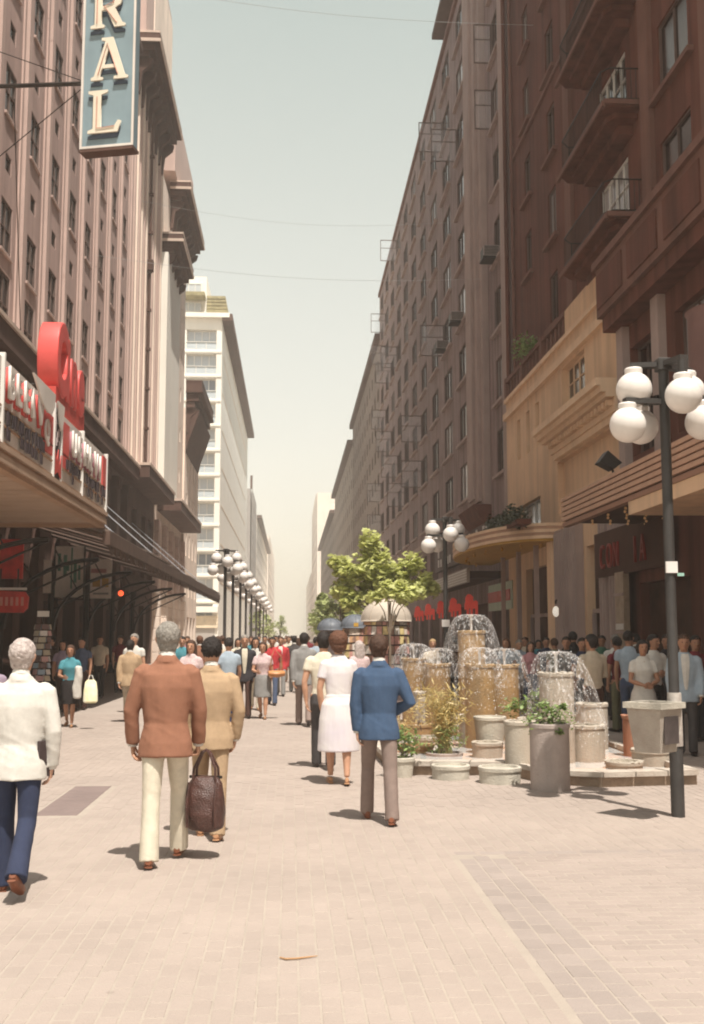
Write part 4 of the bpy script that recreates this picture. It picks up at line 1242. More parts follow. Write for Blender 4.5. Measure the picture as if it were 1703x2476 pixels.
def lamp(x, y, label, k=1.0, rz=0):
    e = empty('street_lamp', (x, y, 0), label, 'street lamp', 'globe lamps along the street', rz)
    link('post', PM, e)
    for a_ in AM: link('arm', a_, e)
    for g_ in LG: link('globe', GM, e, g_)
    return e
l0 = lamp(3.66, 10.26, 'nearest black street lamp with six white globes, on the right with the litter bin')
b = MB(); b.lathe(0, 0, [(.067, .66), (.069, .68), (.066, 1.14), (.064, 1.16)], 14); b.build('painted_collar', mat('worn_white_paint', (.60, .56, .50), .7, .25, 12, c2=(.25, .2, .18)), l0, smooth=True)
b = MB(); b.box(-.058, .055, -.062, -.04, 2.30, 2.41); b.build('sticker', sticker, l0)
b = MB(); b.box(.055, .12, -.05, -.04, 2.27, 2.30); b.build('sticker_strip', mat('sticker_green', (.3, .5, .42), .6), l0)
lamp(3.53, 24.6, 'second street lamp on the right, six white globes in front of the rounded canopy')
names = ['nearest street lamp of the left row, beside the white tower', 'second street lamp of the left row', 'third street lamp of the left row', 'fourth street lamp of the left row', 'fifth street lamp of the left row', 'sixth street lamp of the left row', 'seventh street lamp of the left row', 'eighth street lamp of the left row', 'farthest street lamp of the left row']
for y, nm in zip((34.1, 38.7, 44.4, 50, 57, 65, 73, 82, 92), names):
    lamp(-2.06, y, nm, rz=0)
l2 = [o for o in bpy.data.objects if o.get('label', '').startswith('second street lamp on the right')][0]
b = MB(); b.box(-.10, .08, -.07, -.055, 1.9, 2.06); b.build('sticker', sticker, l2)

# litter bin strapped to the lamp post
bin_ = empty('litter_bin', (3.395, 10.06, .63), 'square worn concrete litter bin fixed to the nearest lamp post', 'litter bin', rz=R(38))
conc = mat('worn_concrete', (0.426, 0.377, 0.320), .95, .2, 5, .6, 60, c2=(.30, .25, .21), coords='obj')
conc_l = mat('pale_concrete', (0.508, 0.467, 0.394), .95, .1, 4, .5, 50, streak=.3)
def frustum(mb, w0, w1, z0, z1, d0=None, d1=None):
    d0 = d0 or w0; d1 = d1 or w1
    vs = [(-w0, -d0, z0), (w0, -d0, z0), (w0, d0, z0), (-w0, d0, z0), (-w1, -d1, z1), (w1, -d1, z1), (w1, d1, z1), (-w1, d1, z1)]
    mb.add(vs, [(0, 3, 2, 1), (0, 1, 5, 4), (1, 2, 6, 5), (2, 3, 7, 6), (3, 0, 4, 7)])
    i = [(-w0*.85, -d0*.85, z0 + .04), (w0*.85, -d0*.85, z0 + .04), (w0*.85, d0*.85, z0 + .04), (-w0*.85, d0*.85, z0 + .04), (-w1*.88, -d1*.88, z1), (w1*.88, -d1*.88, z1), (w1*.88, d1*.88, z1), (-w1*.88, d1*.88, z1)]
    mb.add(i, [(0, 1, 2, 3), (0, 4, 5, 1), (1, 5, 6, 2), (2, 6, 7, 3), (3, 7, 4, 0)])
    mb.add(vs[4:] + i[4:], [(0, 1, 5, 4), (1, 2, 6, 5), (2, 3, 7, 6), (3, 0, 4, 7)])
b = MB(); frustum(b, .135, .185, 0, .44); b.build('bucket', conc, bin_)
b = MB()
for x0, x1, y0, y1 in ((-.205, .205, -.205, -.165), (-.205, .205, .165, .205), (-.205, -.165, -.165, .165), (.165, .205, -.165, .165)): b.box(x0, x1, y0, y1, .4, .455)
b.build('rim', conc_l, bin_)
b = MB(); b.box(-.11, .12, -.178, -.168, .08, .33); b.build('metal_plate', mat('bin_plate', (.11, .09, .085), .5, .2, 6, metal=.3), bin_)
b = MB(); b.box(.16, .30, -.04, .1, .1, .16); b.box(.16, .30, -.04, .1, .32, .38); b.build('strap', iron, bin_)

# ------------------------------------------------------------------ fountain
FT = empty('fountain', (3.1, 15.5, 0), 'shallow fountain basin with wet concrete columns and water domes in the middle of the street', 'fountain')
lf = loc_of(FT)
wallc = mat('basin_edge', (0.541, 0.492, 0.426), .7, .12, 6, .3, 40, c2=(.36, .29, .24))
basin_in = mat('basin_orange', (0.50, 0.20, 0.07), .5, .25, 5, c2=(.34, .22, .13))
outline = [(1.25, 13.42), (2.66, 13.30), (2.95, 12.48), (3.52, 12.22), (4.68, 12.36), (4.78, 19.2), (3.6, 20.6), (1.5, 20.2), (1.15, 17)]
n_ = len(outline)
cen = Vector((3.0, 16))
inn = []
for p in outline:
    v = Vector(p) - cen; inn.append(tuple(cen + v * (1 - .24 / v.length)))
i0 = outline; 
base_in = []
for p in outline:
    v = Vector(p) - cen; base_in.append(tuple(cen + v * (1 - .05 / v.length)))
b = MB()
for i in range(n_):
    j = (i + 1) % n_
    a0, a1, c0, c1 = base_in[i], base_in[j], inn[i], inn[j]
    b.add([lf(*a0, 0), lf(*a1, 0), lf(*a1, .115), lf(*a0, .115), lf(*c0, 0), lf(*c1, 0), lf(*c1, .115), lf(*c0, .115)], [(0, 1, 2, 3), (4, 7, 6, 5)])
b.build('basin_wall', mat('basin_base', (.34, .25, .18), .95, .2, 5, .5, 40), FT)
# coping stones: real separate slabs
for i in range(n_):
    j = (i + 1) % n_
    L_ = (Vector(outline[j]) - Vector(outline[i])).length
    k = max(1, round(L_ / .42))
    for q in range(k):
        t0, t1 = q / k + .006, (q + 1) / k - .006
        P0, P1 = Vector(outline[i]).lerp(Vector(outline[j]), t0), Vector(outline[i]).lerp(Vector(outline[j]), t1)
        Q0, Q1 = Vector(inn[i]).lerp(Vector(inn[j]), t0), Vector(inn[i]).lerp(Vector(inn[j]), t1)
        zt = .175 + random.uniform(-.004, .004)
        bb = MB(); vs = [lf(*P0, .117), lf(*P1, .117), lf(*Q1, .117), lf(*Q0, .117), lf(*P0, zt), lf(*P1, zt), lf(*Q1, zt), lf(*Q0, zt)]
        bb.add(vs, [(0, 3, 2, 1), (4, 5, 6, 7), (0, 1, 5, 4), (1, 2, 6, 5), (2, 3, 7, 6), (3, 0, 4, 7)])
        bb.build('coping_stone', wallc, FT)
b = MB(); b.add([lf(*p, .03) for p in inn], [tuple(range(n_))]); b.build('basin_floor', basin_in, FT)
wat = bpy.data.materials.new('water'); MATS['water'] = wat; wat.use_nodes = True
_n = wat.node_tree; _b = _n.nodes['Principled BSDF']; _b.inputs['Base Color'].default_value = (.9, .95, .95, 1); _b.inputs['Roughness'].default_value = .06; _b.inputs['Specular IOR Level'].default_value = .7
_t = _n.nodes.new('ShaderNodeBsdfTransparent'); _f = _n.nodes.new('ShaderNodeFresnel'); _f.inputs[0].default_value = 1.33
_x = _n.nodes.new('ShaderNodeMixShader'); _n.links.new(_f.outputs[0], _x.inputs[0]); _n.links.new(_t.outputs[0], _x.inputs[1]); _n.links.new(_b.outputs[0], _x.inputs[2])
_w = _n.nodes.new('ShaderNodeTexNoise'); _w.inputs['Scale'].default_value = 14; _bp = _n.nodes.new('ShaderNodeBump'); _bp.inputs['Strength'].default_value = .5; _bp.inputs['Distance'].default_value = .02
_n.links.new(_w.outputs[0], _bp.inputs['Height']); _n.links.new(_bp.outputs[0], _b.inputs['Normal']); _n.links.new(_bp.outputs[0], _f.inputs['Normal'])
_n.links.new(_x.outputs[0], _n.nodes['Material Output'].inputs[0])
b = MB(); b.add([lf(*p, .10) for p in inn], [tuple(range(n_))]); b.build('water', wat, FT)
wetc = mat('wet_column', (0.410, 0.254, 0.107), .35, .2, 4, .5, 45, c2=(.27, .19, .11), streak=.35, spec=.5)
dryc = mat('column_concrete', (0.459, 0.410, 0.344), .9, .1, 4, .4, 50, streak=.3, c2=(.42, .36, .29))
darkc = mat('planter_concrete', (0.36, 0.30, 0.27), .9, .12, 4, .4, 50, streak=.3)
def ring_prof(r, z0, z1, lip=.012):
    return [(r, z0), (r, z1 - .05), (r + lip, z1 - .045), (r + lip, z1 - .01), (r + lip - .01, z1), (r - .04, z1), (r - .045, z1 - .06), (0.01, z1 - .06)]
def column(x, y, r, z0, z1, m):
    b = MB(); b.lathe(x - 3.1, y - 15.5, ring_prof(r, z0, z1), 28, cap1=False)
    # rough crown: small uneven lumps on the rim
    for q in range(16):
        a = random.uniform(0, 6.28)
        b.ball((x - 3.1 + (r - .015) * math.cos(a), y - 15.5 + (r - .015) * math.sin(a), z1 - .002), (random.uniform(.015, .05), random.uniform(.015, .04), .004 + .011 * random.random()), 6, 4)
    return b.build('column', m, FT, smooth=True)
colsF = [(2.91, 17.4, .22, 1.78, wetc), (2.74, 15.7, .22, 1.29, wetc), (3.36, 17.0, .22, 1.25, wetc), (2.40, 17.7, .21, 1.25, wetc), (2.20, 19.4, .21, 1.30, wetc), (3.42, 13.9, .22, 1.23, dryc)]
for x, y, r, z1, m in colsF: column(x, y, r, .02, z1, m)
for x, y, r, z1, m in ((4.32, 15.5, .22, .74, dryc), (4.45, 16.6, .26, .52, dryc), (2.80, 13.25, .19, .67, dryc), (3.83, 14.0, .225, .56, dryc), (4.60, 14.5, .14, .64, mat('terracotta', (.33, .16, .10), .9, .1, 4)),
                       (4.06, 13.2, .22, .19, dryc), (4.35, 17.6, .30, .36, dryc), (4.5, 13.5, .24, .30, dryc), (2.62, 14.5, .20, .30, dryc), (2.3, 18.6, .2, .75, dryc), (1.95, 17.0, .25, .34, wetc), (2.05, 16.2, .22, .22, dryc), (1.6, 18.3, .24, .42, dryc), (3.2, 14.7, .2, .36, dryc), (3.55, 16.0, .2, .5, dryc),
                       (2.85, 16.6, .28, .5, dryc), (3.15, 18.4, .2, .9, wetc), (1.75, 15.2, .24, .2, wetc)):
    column(x, y, r, .02, z1, m)
# water domes
wd = bpy.data.materials.new('falling_water'); MATS['falling_water'] = wd; wd.use_nodes = True
_n = wd.node_tree; L_ = _n.links.new; _b = _n.nodes['Principled BSDF']
_b.inputs['Base Color'].default_value = (.86, .84, .83, 1); _b.inputs['Roughness'].default_value = .5; _b.inputs['Specular IOR Level'].default_value = .4
_uv = _n.nodes.new('ShaderNodeTexCoord'); _mp = _n.nodes.new('ShaderNodeMapping'); _mp.inputs['Scale'].default_value = (26, 26, 9)
L_(_uv.outputs['Object'], _mp.inputs[0]); _nn = _n.nodes.new('ShaderNodeTexNoise'); _nn.inputs['Scale'].default_value = 1.0; _nn.inputs['Detail'].default_value = 6; _nn.inputs['Roughness'].default_value = .7
L_(_mp.outputs[0], _nn.inputs['Vector']); _r = _n.nodes.new('ShaderNodeMapRange'); _r.inputs[1].default_value = .52; _r.inputs[2].default_value = .76; _r.inputs[3].default_value = .02; _r.inputs[4].default_value = .70
L_(_nn.outputs[0], _r.inputs[0]); _t = _n.nodes.new('ShaderNodeBsdfTransparent'); _x = _n.nodes.new('ShaderNodeMixShader')
L_(_r.outputs[0], _x.inputs[0]); L_(_t.outputs[0], _x.inputs[1]); L_(_b.outputs[0], _x.inputs[2])
_lw = _n.nodes.new('ShaderNodeLayerWeight'); _lw.inputs[0].default_value = .5; _a = _n.nodes.new('ShaderNodeMath'); _a.operation = 'MULTIPLY_ADD'; _a.inputs[1].default_value = .22
_pw = _n.nodes.new('ShaderNodeMath'); _pw.operation = 'POWER'; _pw.inputs[1].default_value = 3
L_(_lw.outputs['Facing'], _pw.inputs[0]); L_(_pw.outputs[0], _a.inputs[0]); L_(_r.outputs[0], _a.inputs[2]); L_(_a.outputs[0], _x.inputs[0])
L_(_x.outputs[0], _n.nodes['Material Output'].inputs[0])
dropm = mat('water_drops', (.85, .85, .86), .1, .02, spec=.8)
def dome(x, y, ztop, apex, rad, drop, wind=.0):
    b = MB(); n = 36; rings = 14
    vs = []; fs = []
    for i in range(rings + 1):
        t = i / rings
        rr = rad * t ** .62
        zz = apex - (apex - drop) * t ** 2.6
        for k in range(n):
            a = 2 * math.pi * k / n
            wob = 1 + .05 * math.sin(5 * a + x * 9) * t
            vs.append((x - 3.1 + rr * wob * math.cos(a) + wind * t * t, y - 15.5 + rr * wob * math.sin(a), zz + .012 * math.sin(7 * a) * t))
    for i in range(rings):
        for k in range(n):
            fs.append((i * n + k, i * n + (k + 1) % n, (i + 1) * n + (k + 1) % n, (i + 1) * n + k))
    b.add(vs, fs); o = b.build('water_dome', wd, FT, smooth=True)
    j = MB(); j.lathe(x - 3.1, y - 15.5, [(.018, ztop - .05), (.02, apex - .05), (.05, apex - .012), (.10, apex - .004)], 10); j.build('jet', dropm, FT, smooth=True)
    d = MB()
    rg = random.Random(int(x * 100))
    for q in range(420):
        t = rg.random() ** .45
        a = rg.random() * 2 * math.pi
        rr = rad * t ** .62 * rg.uniform(.93, 1.12)
        zz = apex - (apex - drop * .6) * t ** 2.6 + rg.uniform(-.03, .02)
        s_ = rg.uniform(.002, .0055)
        c = (x - 3.1 + rr * math.cos(a) + wind * t * t, y - 15.5 + rr * math.sin(a), zz)
        d.add([(c[0] - s_, c[1] - s_, c[2] - s_), (c[0] + s_, c[1] - s_, c[2] + s_ * .3), (c[0], c[1] + s_, c[2]), (c[0], c[1], c[2] + s_ * 2)], [(0, 1, 2), (0, 1, 3), (1, 2, 3), (2, 0, 3)])
    ob = d.build('water_drops', dropm, FT); ob['kind'] = 'stuff'
dome(2.91, 17.4, 1.78, 2.04, .46, 1.45); dome(2.74, 15.7, 1.29, 1.53, .36, 1.1); dome(3.36, 17.0, 1.25, 1.50, .42, .9)
dome(2.40, 17.7, 1.25, 1.50, .42, 1.05); dome(2.20, 19.4, 1.30, 1.56, .42, 1.1); dome(3.42, 13.9, 1.23, 1.50, .50, .55, .14)

# free-standing drums and planters
def drum(name, x, y, r, h, m, label, cat, taper=1.0, group=None):
    e = empty(name, (x, y, 0), label, cat, group)
    pr_ = [(r * taper, 0), (r, h - .05), (r + .012, h - .045), (r + .012, h - .008), (r + .004, h), (r - .03, h), (r - .035, h - .03), (.01, h - .03)]
    b = MB(); b.lathe(0, 0, pr_, 32, cap1=False); b.build('shell', m, e, smooth=True)
    return e
e8 = drum('planter', 2.89, 12.12, .218, .73, darkc, 'tall cylindrical concrete planter in front of the fountain, with a green bush on top', 'planter')
b = MB(); b.lathe(0, 0, [(.18, .68), (.18, .705), (.02, .715)], 20); b.build('soil', mat('soil', (.10, .06, .04), 1, .2, 20, .5, 60), e8)
drum('concrete_drum', 1.92, 13.10, .222, .17, conc_l, 'low pale concrete drum at the left corner of the fountain', 'drum', group=None)
drum('concrete_drum', 2.44, 12.72, .240, .19, conc_l, 'low pale concrete drum just left of the tall planter', 'drum')
e11 = drum('planter', 2.74, 14.95, .215, .60, conc_l, 'tapered grey planter tub without plant beside the dry bamboo', 'planter', .74)
e17 = drum('planter', 1.36, 13.28, .14, .24, conc_l, 'small pale pot behind the man in the blue jacket', 'planter', .85)
ebm = drum('planter', 2.08, 14.75, .24, .14, darkc, 'wide low dark tub holding the yellowish bamboo', 'planter')
esm = drum('planter', 3.42, 15.3, .10, .62, conc_l, 'small pale pot on a stem between the fountain columns, holding a green plant', 'planter', .6)

# ------------------------------------------------------------------ plants
leafm = {}
def leaf_mat(name, c, tr=.35):
    m = bpy.data.materials.new(name); m.use_nodes = True; nt = m.node_tree; b = nt.nodes['Principled BSDF']
    at = nt.nodes.new('ShaderNodeAttribute'); at.attribute_name = 'rnd'
    hs_ = nt.nodes.new('ShaderNodeHueSaturation'); hs_.inputs['Color'].default_value = (*c, 1)
    r = nt.nodes.new('ShaderNodeMapRange'); r.inputs[3].default_value = .6; r.inputs[4].default_value = 1.45
    nt.links.new(at.outputs['Fac'], r.inputs[0]); nt.links.new(r.outputs[0], hs_.inputs['Value'])
    nt.links.new(hs_.outputs[0], b.inputs['Base Color']); b.inputs['Roughness'].default_value = .5
    t = nt.nodes.new('ShaderNodeBsdfTranslucent'); x = nt.nodes.new('ShaderNodeMixShader'); x.inputs[0].default_value = tr
    nt.links.new(hs_.outputs[0], t.inputs[0]); nt.links.new(b.outputs[0], x.inputs[1]); nt.links.new(t.outputs[0], x.inputs[2])
    nt.links.new(x.outputs[0], nt.nodes['Material Output'].inputs[0])
    return m
lf_tree = leaf_mat('plane_leaf', (0.55, 0.57, 0.22), .45)
lf_far = leaf_mat('far_leaf', (0.34, 0.38, 0.15))
lf_bush = leaf_mat('bush_leaf', (0.20, 0.28, 0.09))
lf_dry = leaf_mat('dry_bamboo_leaf', (0.52, 0.42, 0.18))
lf_dark = leaf_mat('dark_leaf', (0.05, 0.06, 0.03), .15)
bark = mat('bark', (0.20, 0.15, 0.11), .95, .2, 8, .6, 40)
MAPLE = [(0, -.5), (.18, -.28), (.5, -.22), (.34, .02), (.46, .26), (.16, .22), (0, .55), (-.16, .22), (-.46, .26), (-.34, .02), (-.5, -.22), (-.18, -.28)]
OVAL = [(0, -.5), (.22, -.15), (.2, .2), (0, .5), (-.2, .2), (-.22, -.15)]
BLADE = [(0, -.5), (.07, 0), (0, .5), (-.07, 0)]
def leaves(mb, pts, size, shape, rg, flat=.6, val=None):
    for p in pts:
        s = size * rg.uniform(.7, 1.3)
        n = Vector((rg.gauss(0, flat), rg.gauss(0, flat), 1)).normalized()
        a = n.orthogonal().normalized()
        q = Matrix.Rotation(rg.uniform(0, 6.28), 3, n)
        a = q @ a; b_ = n.cross(a)
        c = Vector(p)
        fold = rg.uniform(-.2, .2)
        vs = [c + a * (u * s) + b_ * (w * s) + n * (abs(u) * fold * s) for u, w in shape]
        mb.add(vs, [tuple(range(len(shape)))])
        mb.at.append(min(1, max(0, rg.gauss(.5, .22))))
def clump_pts(rg, centres, n, r):
    out_ = []
    for _ in range(n):
        c = rg.choice(centres)
        v = Vector((rg.gauss(0, 1), rg.gauss(0, 1), rg.gauss(0, .7))).normalized() * (rg.random() ** .45) * (c[3] if len(c) > 3 else r)
        out_.append((c[0] + v.x, c[1] + v.y, c[2] + v.z))
    return out_
def tree(name, x, y, centres, n, size, shape, label, trunk_h, trunk_r, m, seed=1, rad=.4):
    rg = random.Random(seed)
    e = empty(name, (x, y, 0), label, 'tree')
    t = MB()
    t.tube([(0, 0, 0), (.02, .02, trunk_h * .5), (0, 0, trunk_h), (.03, 0, trunk_h * 1.25)], [trunk_r, trunk_r * .8, trunk_r * .65, trunk_r * .4], 8)
    for c in centres:
        m1 = (c[0] * .35, c[1] * .35, trunk_h + (c[2] - trunk_h) * .45)
        t.tube([(0, 0, trunk_h * .85), m1, (c[0] * .9, c[1] * .9, c[2])], [trunk_r * .5, trunk_r * .3, trunk_r * .12], 6)
    t.build('trunk', bark, e, smooth=True)
    f = MB(); leaves(f, clump_pts(rg, centres, n, rad), size, shape, rg)
    f.build('crown', m, e)
    return e
cents = [(-.15, 0, 4.35, .33), (.0, .1, 3.95, .38), (-1.0, .1, 3.75, .34), (-.85, .0, 3.45, .33), (-.45, -.1, 3.5, .42), (.2, 0, 3.5, .42), (.75, .1, 3.4, .4), (1.0, 0, 3.72, .36), (1.35, 0, 3.15, .33), (.8, -.1, 2.95, .4), (-.9, .1, 2.95, .35), (-.5, 0, 2.85, .42), (0, .1, 2.95, .45), (.4, -.1, 2.75, .4), (-.1, 0, 3.4, .5), (-.7, -.1, 2.6, .3), (1.55, .1, 2.98, .25), (-.2, .3, 3.8, .4), (.45, .3, 3.2, .5)]
tree('plane_tree', 2.35, 30, cents, 2700, .185, MAPLE, 'young plane tree with bright maple-like leaves in the middle of the street', 2.2, .07, lf_tree, 4)
ct2 = [(0, 0, 2.72, .28), (.35, 0, 2.62, .25), (.7, .1, 2.72, .2), (-.35, .1, 2.6, .2), (-.05, .1, 2.9, .16), (.25, .1, 2.85, .2)]
tree('plane_tree', 2.35, 25.8, ct2, 380, .16, MAPLE, 'small leafy sapling whose leaves hang over the beige kiosk dome', 2.0, .04, lf_tree, 5)
rgt = random.Random(9)
for i, (x, y, h, lab) in enumerate(((2.2, 47, 4.0, 'nearest of the hazy trees left of the plane tree, right side of the street'), (1.9, 58, 4.2, 'second hazy tree of the right row beyond the kiosks'), (2.3, 74, 4.6, 'third hazy tree of the right row beyond the kiosks'), (2.4, 96, 4.8, 'farthest hazy tree of the right row'),
                                  (-2.6, 88, 4.6, 'conical tree at the end of the left lamp row'), (-2.1, 104, 4.0, 'middle one of the hazy trees of the left row'), (-1.2, 125, 4.2, 'farthest hazy tree near the end of the street'))):
    cs = [(rgt.uniform(-.9, .9) * (1 - q * .08), rgt.uniform(-.9, .9), 1.9 + q * (h - 2.1) / 9, .55 - q * .03) for q in range(9)] if i < 4 or i > 4 else [(rgt.uniform(-.5, .5) * (1 - q / 11), 0, 1.9 + q * .32, .75 - q * .065) for q in range(10)]
    tree('street_tree', x, y, cs, 520, .26, MAPLE if i < 2 else OVAL, lab, 1.9, .08, lf_far, 20 + i)
def bush(name, loc, pts, size, shape, m, label, n, seed, cat='plant', stems=8, stem_m=None, flat=.6):
    rg = random.Random(seed)
    e = empty(name, loc, label, cat)
    f = MB(); leaves(f, clump_pts(rg, pts, n, .15), size, shape, rg, flat); f.build('foliage', m, e)
    s = MB()
    for q in range(stems):
        c = rg.choice(pts); s.tube([(rg.uniform(-.05, .05), rg.uniform(-.05, .05), 0), (c[0] * .5, c[1] * .5, c[2] * .6), (c[0], c[1], c[2])], [.006, .005, .003], 5)
    s.build('stem', stem_m or bark, e)
    return e
bush('green_bush', (2.89, 12.12, .71), [(-.12, 0, .1), (-.02, 0, .17), (.08, .0, .12), (.14, 0, .04), (-.16, 0, .02), (.0, -.05, .06), (-.05, .05, .22, .07), (.16, 0, .2, .05), (.06, -.2, -.06, .05)], .05, OVAL, lf_bush, 'bushy green plant growing out of the tall planter', 620, 3)
rg = random.Random(5)
bam = empty('bamboo_plant', (2.08, 14.75, .12), 'yellowish dry bamboo clump in front of the fountain columns', 'plant')
f = MB(); st = MB()
for q in range(46):
    a = rg.uniform(0, 6.28); rr = rg.uniform(.05, .36); h = rg.uniform(.45, .95)
    tip = (rr * math.cos(a), rr * math.sin(a) * .8, h)
    mid = (tip[0] * .35, tip[1] * .35, h * .6)
    st.tube([(rg.uniform(-.1, .1), rg.uniform(-.1, .1), 0), mid, tip], [.006, .005, .002], 4)
    for _ in range(24):
        t = rg.uniform(.25, 1.05)
        c = Vector(mid).lerp(Vector(tip), (t - .5) * 2) if t > .5 else Vector((0, 0, 0)).lerp(Vector(mid), t * 2)
        c += Vector((rg.gauss(0, .05), rg.gauss(0, .05), rg.gauss(0, .04)))
        leaves(f, [c], .13, BLADE, rg, 1.2)
f.build('foliage', lf_dry, bam); st.build('stem', mat('cane', (.45, .38, .18), .7), bam)
f = MB(); leaves(f, clump_pts(rg, [(-.1, -.05, .12, .2), (.12, -.08, .2, .2), (0, -.1, .3, .2)], 380, .2), .09, BLADE, rg, 1.0); f.build('lower_foliage', lf_bush, bam)
bush('pot_plant', (1.36, 13.28, .22), [(0, 0, .1), (.12, .05, .18), (-.1, 0, .2), (.05, 0, .3)], .07, OVAL, lf_bush, 'leafy pot plant behind the legs of the man in the blue jacket', 260, 6)
bush('pot_plant', (3.42, 15.3, .60), [(0, 0, .12), (.15, 0, .1), (-.16, 0, .14), (-.3, .1, .08), (.05, 0, .26, .1)], .07, OVAL, lf_bush, 'loose green plant growing between the fountain columns', 330, 7)
bush('pot_plant', (1.9, 16.1, .3), [(0, 0, .3, .25), (-.2, 0, .1, .2)], .10, BLADE, lf_dry, 'small dry yellow plant left of the fountain columns', 260, 8)
e = empty('canopy_plants', (7.3, 36.5, 5.2), 'dark green trailing plants growing on top of the rounded canopy', 'plant')
f = MB(); rg = random.Random(8)
leaves(f, clump_pts(rg, [(0, q * .5 - 2.5, .25 + .2 * math.sin(q), .4) for q in range(13)] + [(.6, 4.2, .9, .45), (.7, 3.6, .6, .4)], 1300, .4), .15, OVAL, rg, 1.0)
f.build('foliage', lf_dark, e); s = MB(); s.box(-.2, .25, -3, 5, 0, .16); s.build('trough', redbrown, e)
e = empty('parapet_plant', (8.5, 38.2, 11.95), 'small dark green plant sprawling on the cream parapet', 'plant')
f = MB(); leaves(f, clump_pts(rg, [(0, 0, .3, .5), (.1, .8, .2, .4), (0, -.8, .15, .35)], 260, .4), .16, OVAL, rg, 1.0); f.build('foliage', lf_bush, e)

# ------------------------------------------------------------------ kiosks
def kiosk(x, y, r, zt, mdome, label, cards, dome_h=.42):
    e = empty('news_kiosk', (x, y, 0), label, 'kiosk')
    b = MB(); b.lathe(0, 0, [(r, 0), (r, .1), (r - .04, .12), (r - .04, zt - dome_h - .05), (r + .03, zt - dome_h)], 20); b.build('body', mat('kiosk_body', (.11, .08, .075), .7, .2, 3), e, smooth=True)
    b = MB(); b.lathe(0, 0, [(r + .08, zt - dome_h), (r + .06, zt - dome_h + .04)] + [((r + .06) * math.cos(t), zt - dome_h + .04 + (dome_h - .04) * math.sin(t)) for t in [i * math.pi / 2 / 9 for i in range(9)]] + [(.02, zt)], 24); b.build('dome', mdome, e, smooth=True)
    for q in range(8):
        a = q * math.pi / 4
        b = MB(); b.tube([((r + .065) * math.cos(a) * math.cos(t), (r + .065) * math.sin(a) * math.cos(t), zt - dome_h + .04 + (dome_h - .03) * math.sin(t)) for t in [i * math.pi / 2 / 7 for i in range(8)]], .012, 4); b.build('rib', mdome, e)
    if cards:
        for k in range(7):
            for q in range(12):
                a = math.pi + math.pi * (q + .5) / 12
                w = .135
                o = link('magazine', random.choice(cardk), e, ((r + .01) * math.cos(a), (r + .01) * math.sin(a), .55 + k * .235), (R(-6), 0, a + math.pi / 2))
    return e
ck = [mat('mag_%s' % n_, c_, .5, .25, 9) for n_, c_ in (('cream', (.68, .56, .46)), ('rose', (.60, .30, .26)), ('orange', (.62, .36, .20)), ('yellow', (.66, .52, .25)), ('pale', (.70, .64, .58)), ('brown', (.3, .18, .13)))]
cardk = [MB().box(-.065, .065, -.008, .004, 0, .2).mesh('magazine', m) for m in ck]
dome_b = mat('dome_beige', (.50, .43, .36), .6, .1, 2); dome_n = mat('dome_slate', (.14, .155, .18), .45, .12, 2)
kiosk(2.38, 27.0, .56, 2.60, dome_b, 'round news kiosk with beige dome and rows of colourful magazines', True, .55)
kiosk(2.05, 34.5, .40, 2.36, dome_n, 'dark kiosk with slate blue onion dome left of the plane tree trunk', True)
k2 = kiosk(1.45, 39.5, .42, 2.32, dome_n, 'farther dark kiosk with slate blue dome, left of the other one', False)
b = MB(); b.box(-.07, .07, -.47, -.455, 1.98, 2.1); b.build('yellow_badge', yellow, [o for o in bpy.data.objects if o.get('label', '').startswith('dark kiosk with slate')][0])

# ------------------------------------------------------------------ people
def cloth(name, c, var=.08, rough=.9, c2=None, vs=14):
    return mat('cloth_' + name, c, rough, var, vs, .35, 220, coords='obj', c2=c2, spec=.15)
def solid(mb, voxel, it=4, name='m'):
    me = bpy.data.meshes.new(name); me.from_pydata(mb.v, [], mb.f); me.update()
    o = bpy.data.objects.new('tmp', me); COL.objects.link(o)
    r = o.modifiers.new('r', 'REMESH'); r.mode = 'VOXEL'; r.voxel_size = voxel
    s = o.modifiers.new('s', 'SMOOTH'); s.factor = .5; s.iterations = it
    out_ = bpy.data.meshes.new_from_object(o.evaluated_get(bpy.context.evaluated_depsgraph_get()))
    bpy.data.objects.remove(o); bpy.data.meshes.remove(me)
    out_.name = name
    return out_
def displace(me, fn):
    n = len(me.vertices)
    co = np.empty(n * 3, np.float32); me.vertices.foreach_get('co', co); co = co.reshape(-1, 3)
    no = np.empty(n * 3, np.float32); me.vertex_normals.foreach_get('vector', no); no = no.reshape(-1, 3)
    d = np.fromiter((fn(Vector(c)) for c in co), np.float32, n)
    co += no * d[:, None]
    me.vertices.foreach_set('co', co.ravel())
    me.polygons.foreach_set('use_smooth', [True] * len(me.polygons)); me.update()
def fold(amp, seed=0.0, groove=()):
    """soft cloth folds: slanted ridges that gather at the waist, elbows and knees"""
    s = Vector((seed, seed * .7, seed * 1.3))
    def f(p):
        q = Vector((p.x * 5 + p.z * 3, p.y * 5, p.z * 11 + p.x * 5)) + s
        r = Vector((p.x * 9 + p.z * 5, p.y * 7, p.z * 7)) + s
        w = .45 + .55 * (noise.noise(p * 3 + s) * .5 + .5)
        v = Vector((p.x * 13 + p.z * 4, p.y * 13, p.z * 3.2)) + s
        wz = .5 * math.exp(-((p.z - 1.02) / .10) ** 2) + .35 * math.exp(-((p.z - .45) / .12) ** 2) + .25
        d = amp * .9 * noise.noise(v) + amp * wz * w * (.5 - abs(noise.noise(q)) * 2.2) + amp * .12 * noise.noise(r * 1.6)
        for gx, z0 in groove:
            if p.y < 0 and p.z < z0 and abs(p.x - gx) < .02: d -= .012 * (1 - abs(p.x - gx) / .02)
        return d
    return f
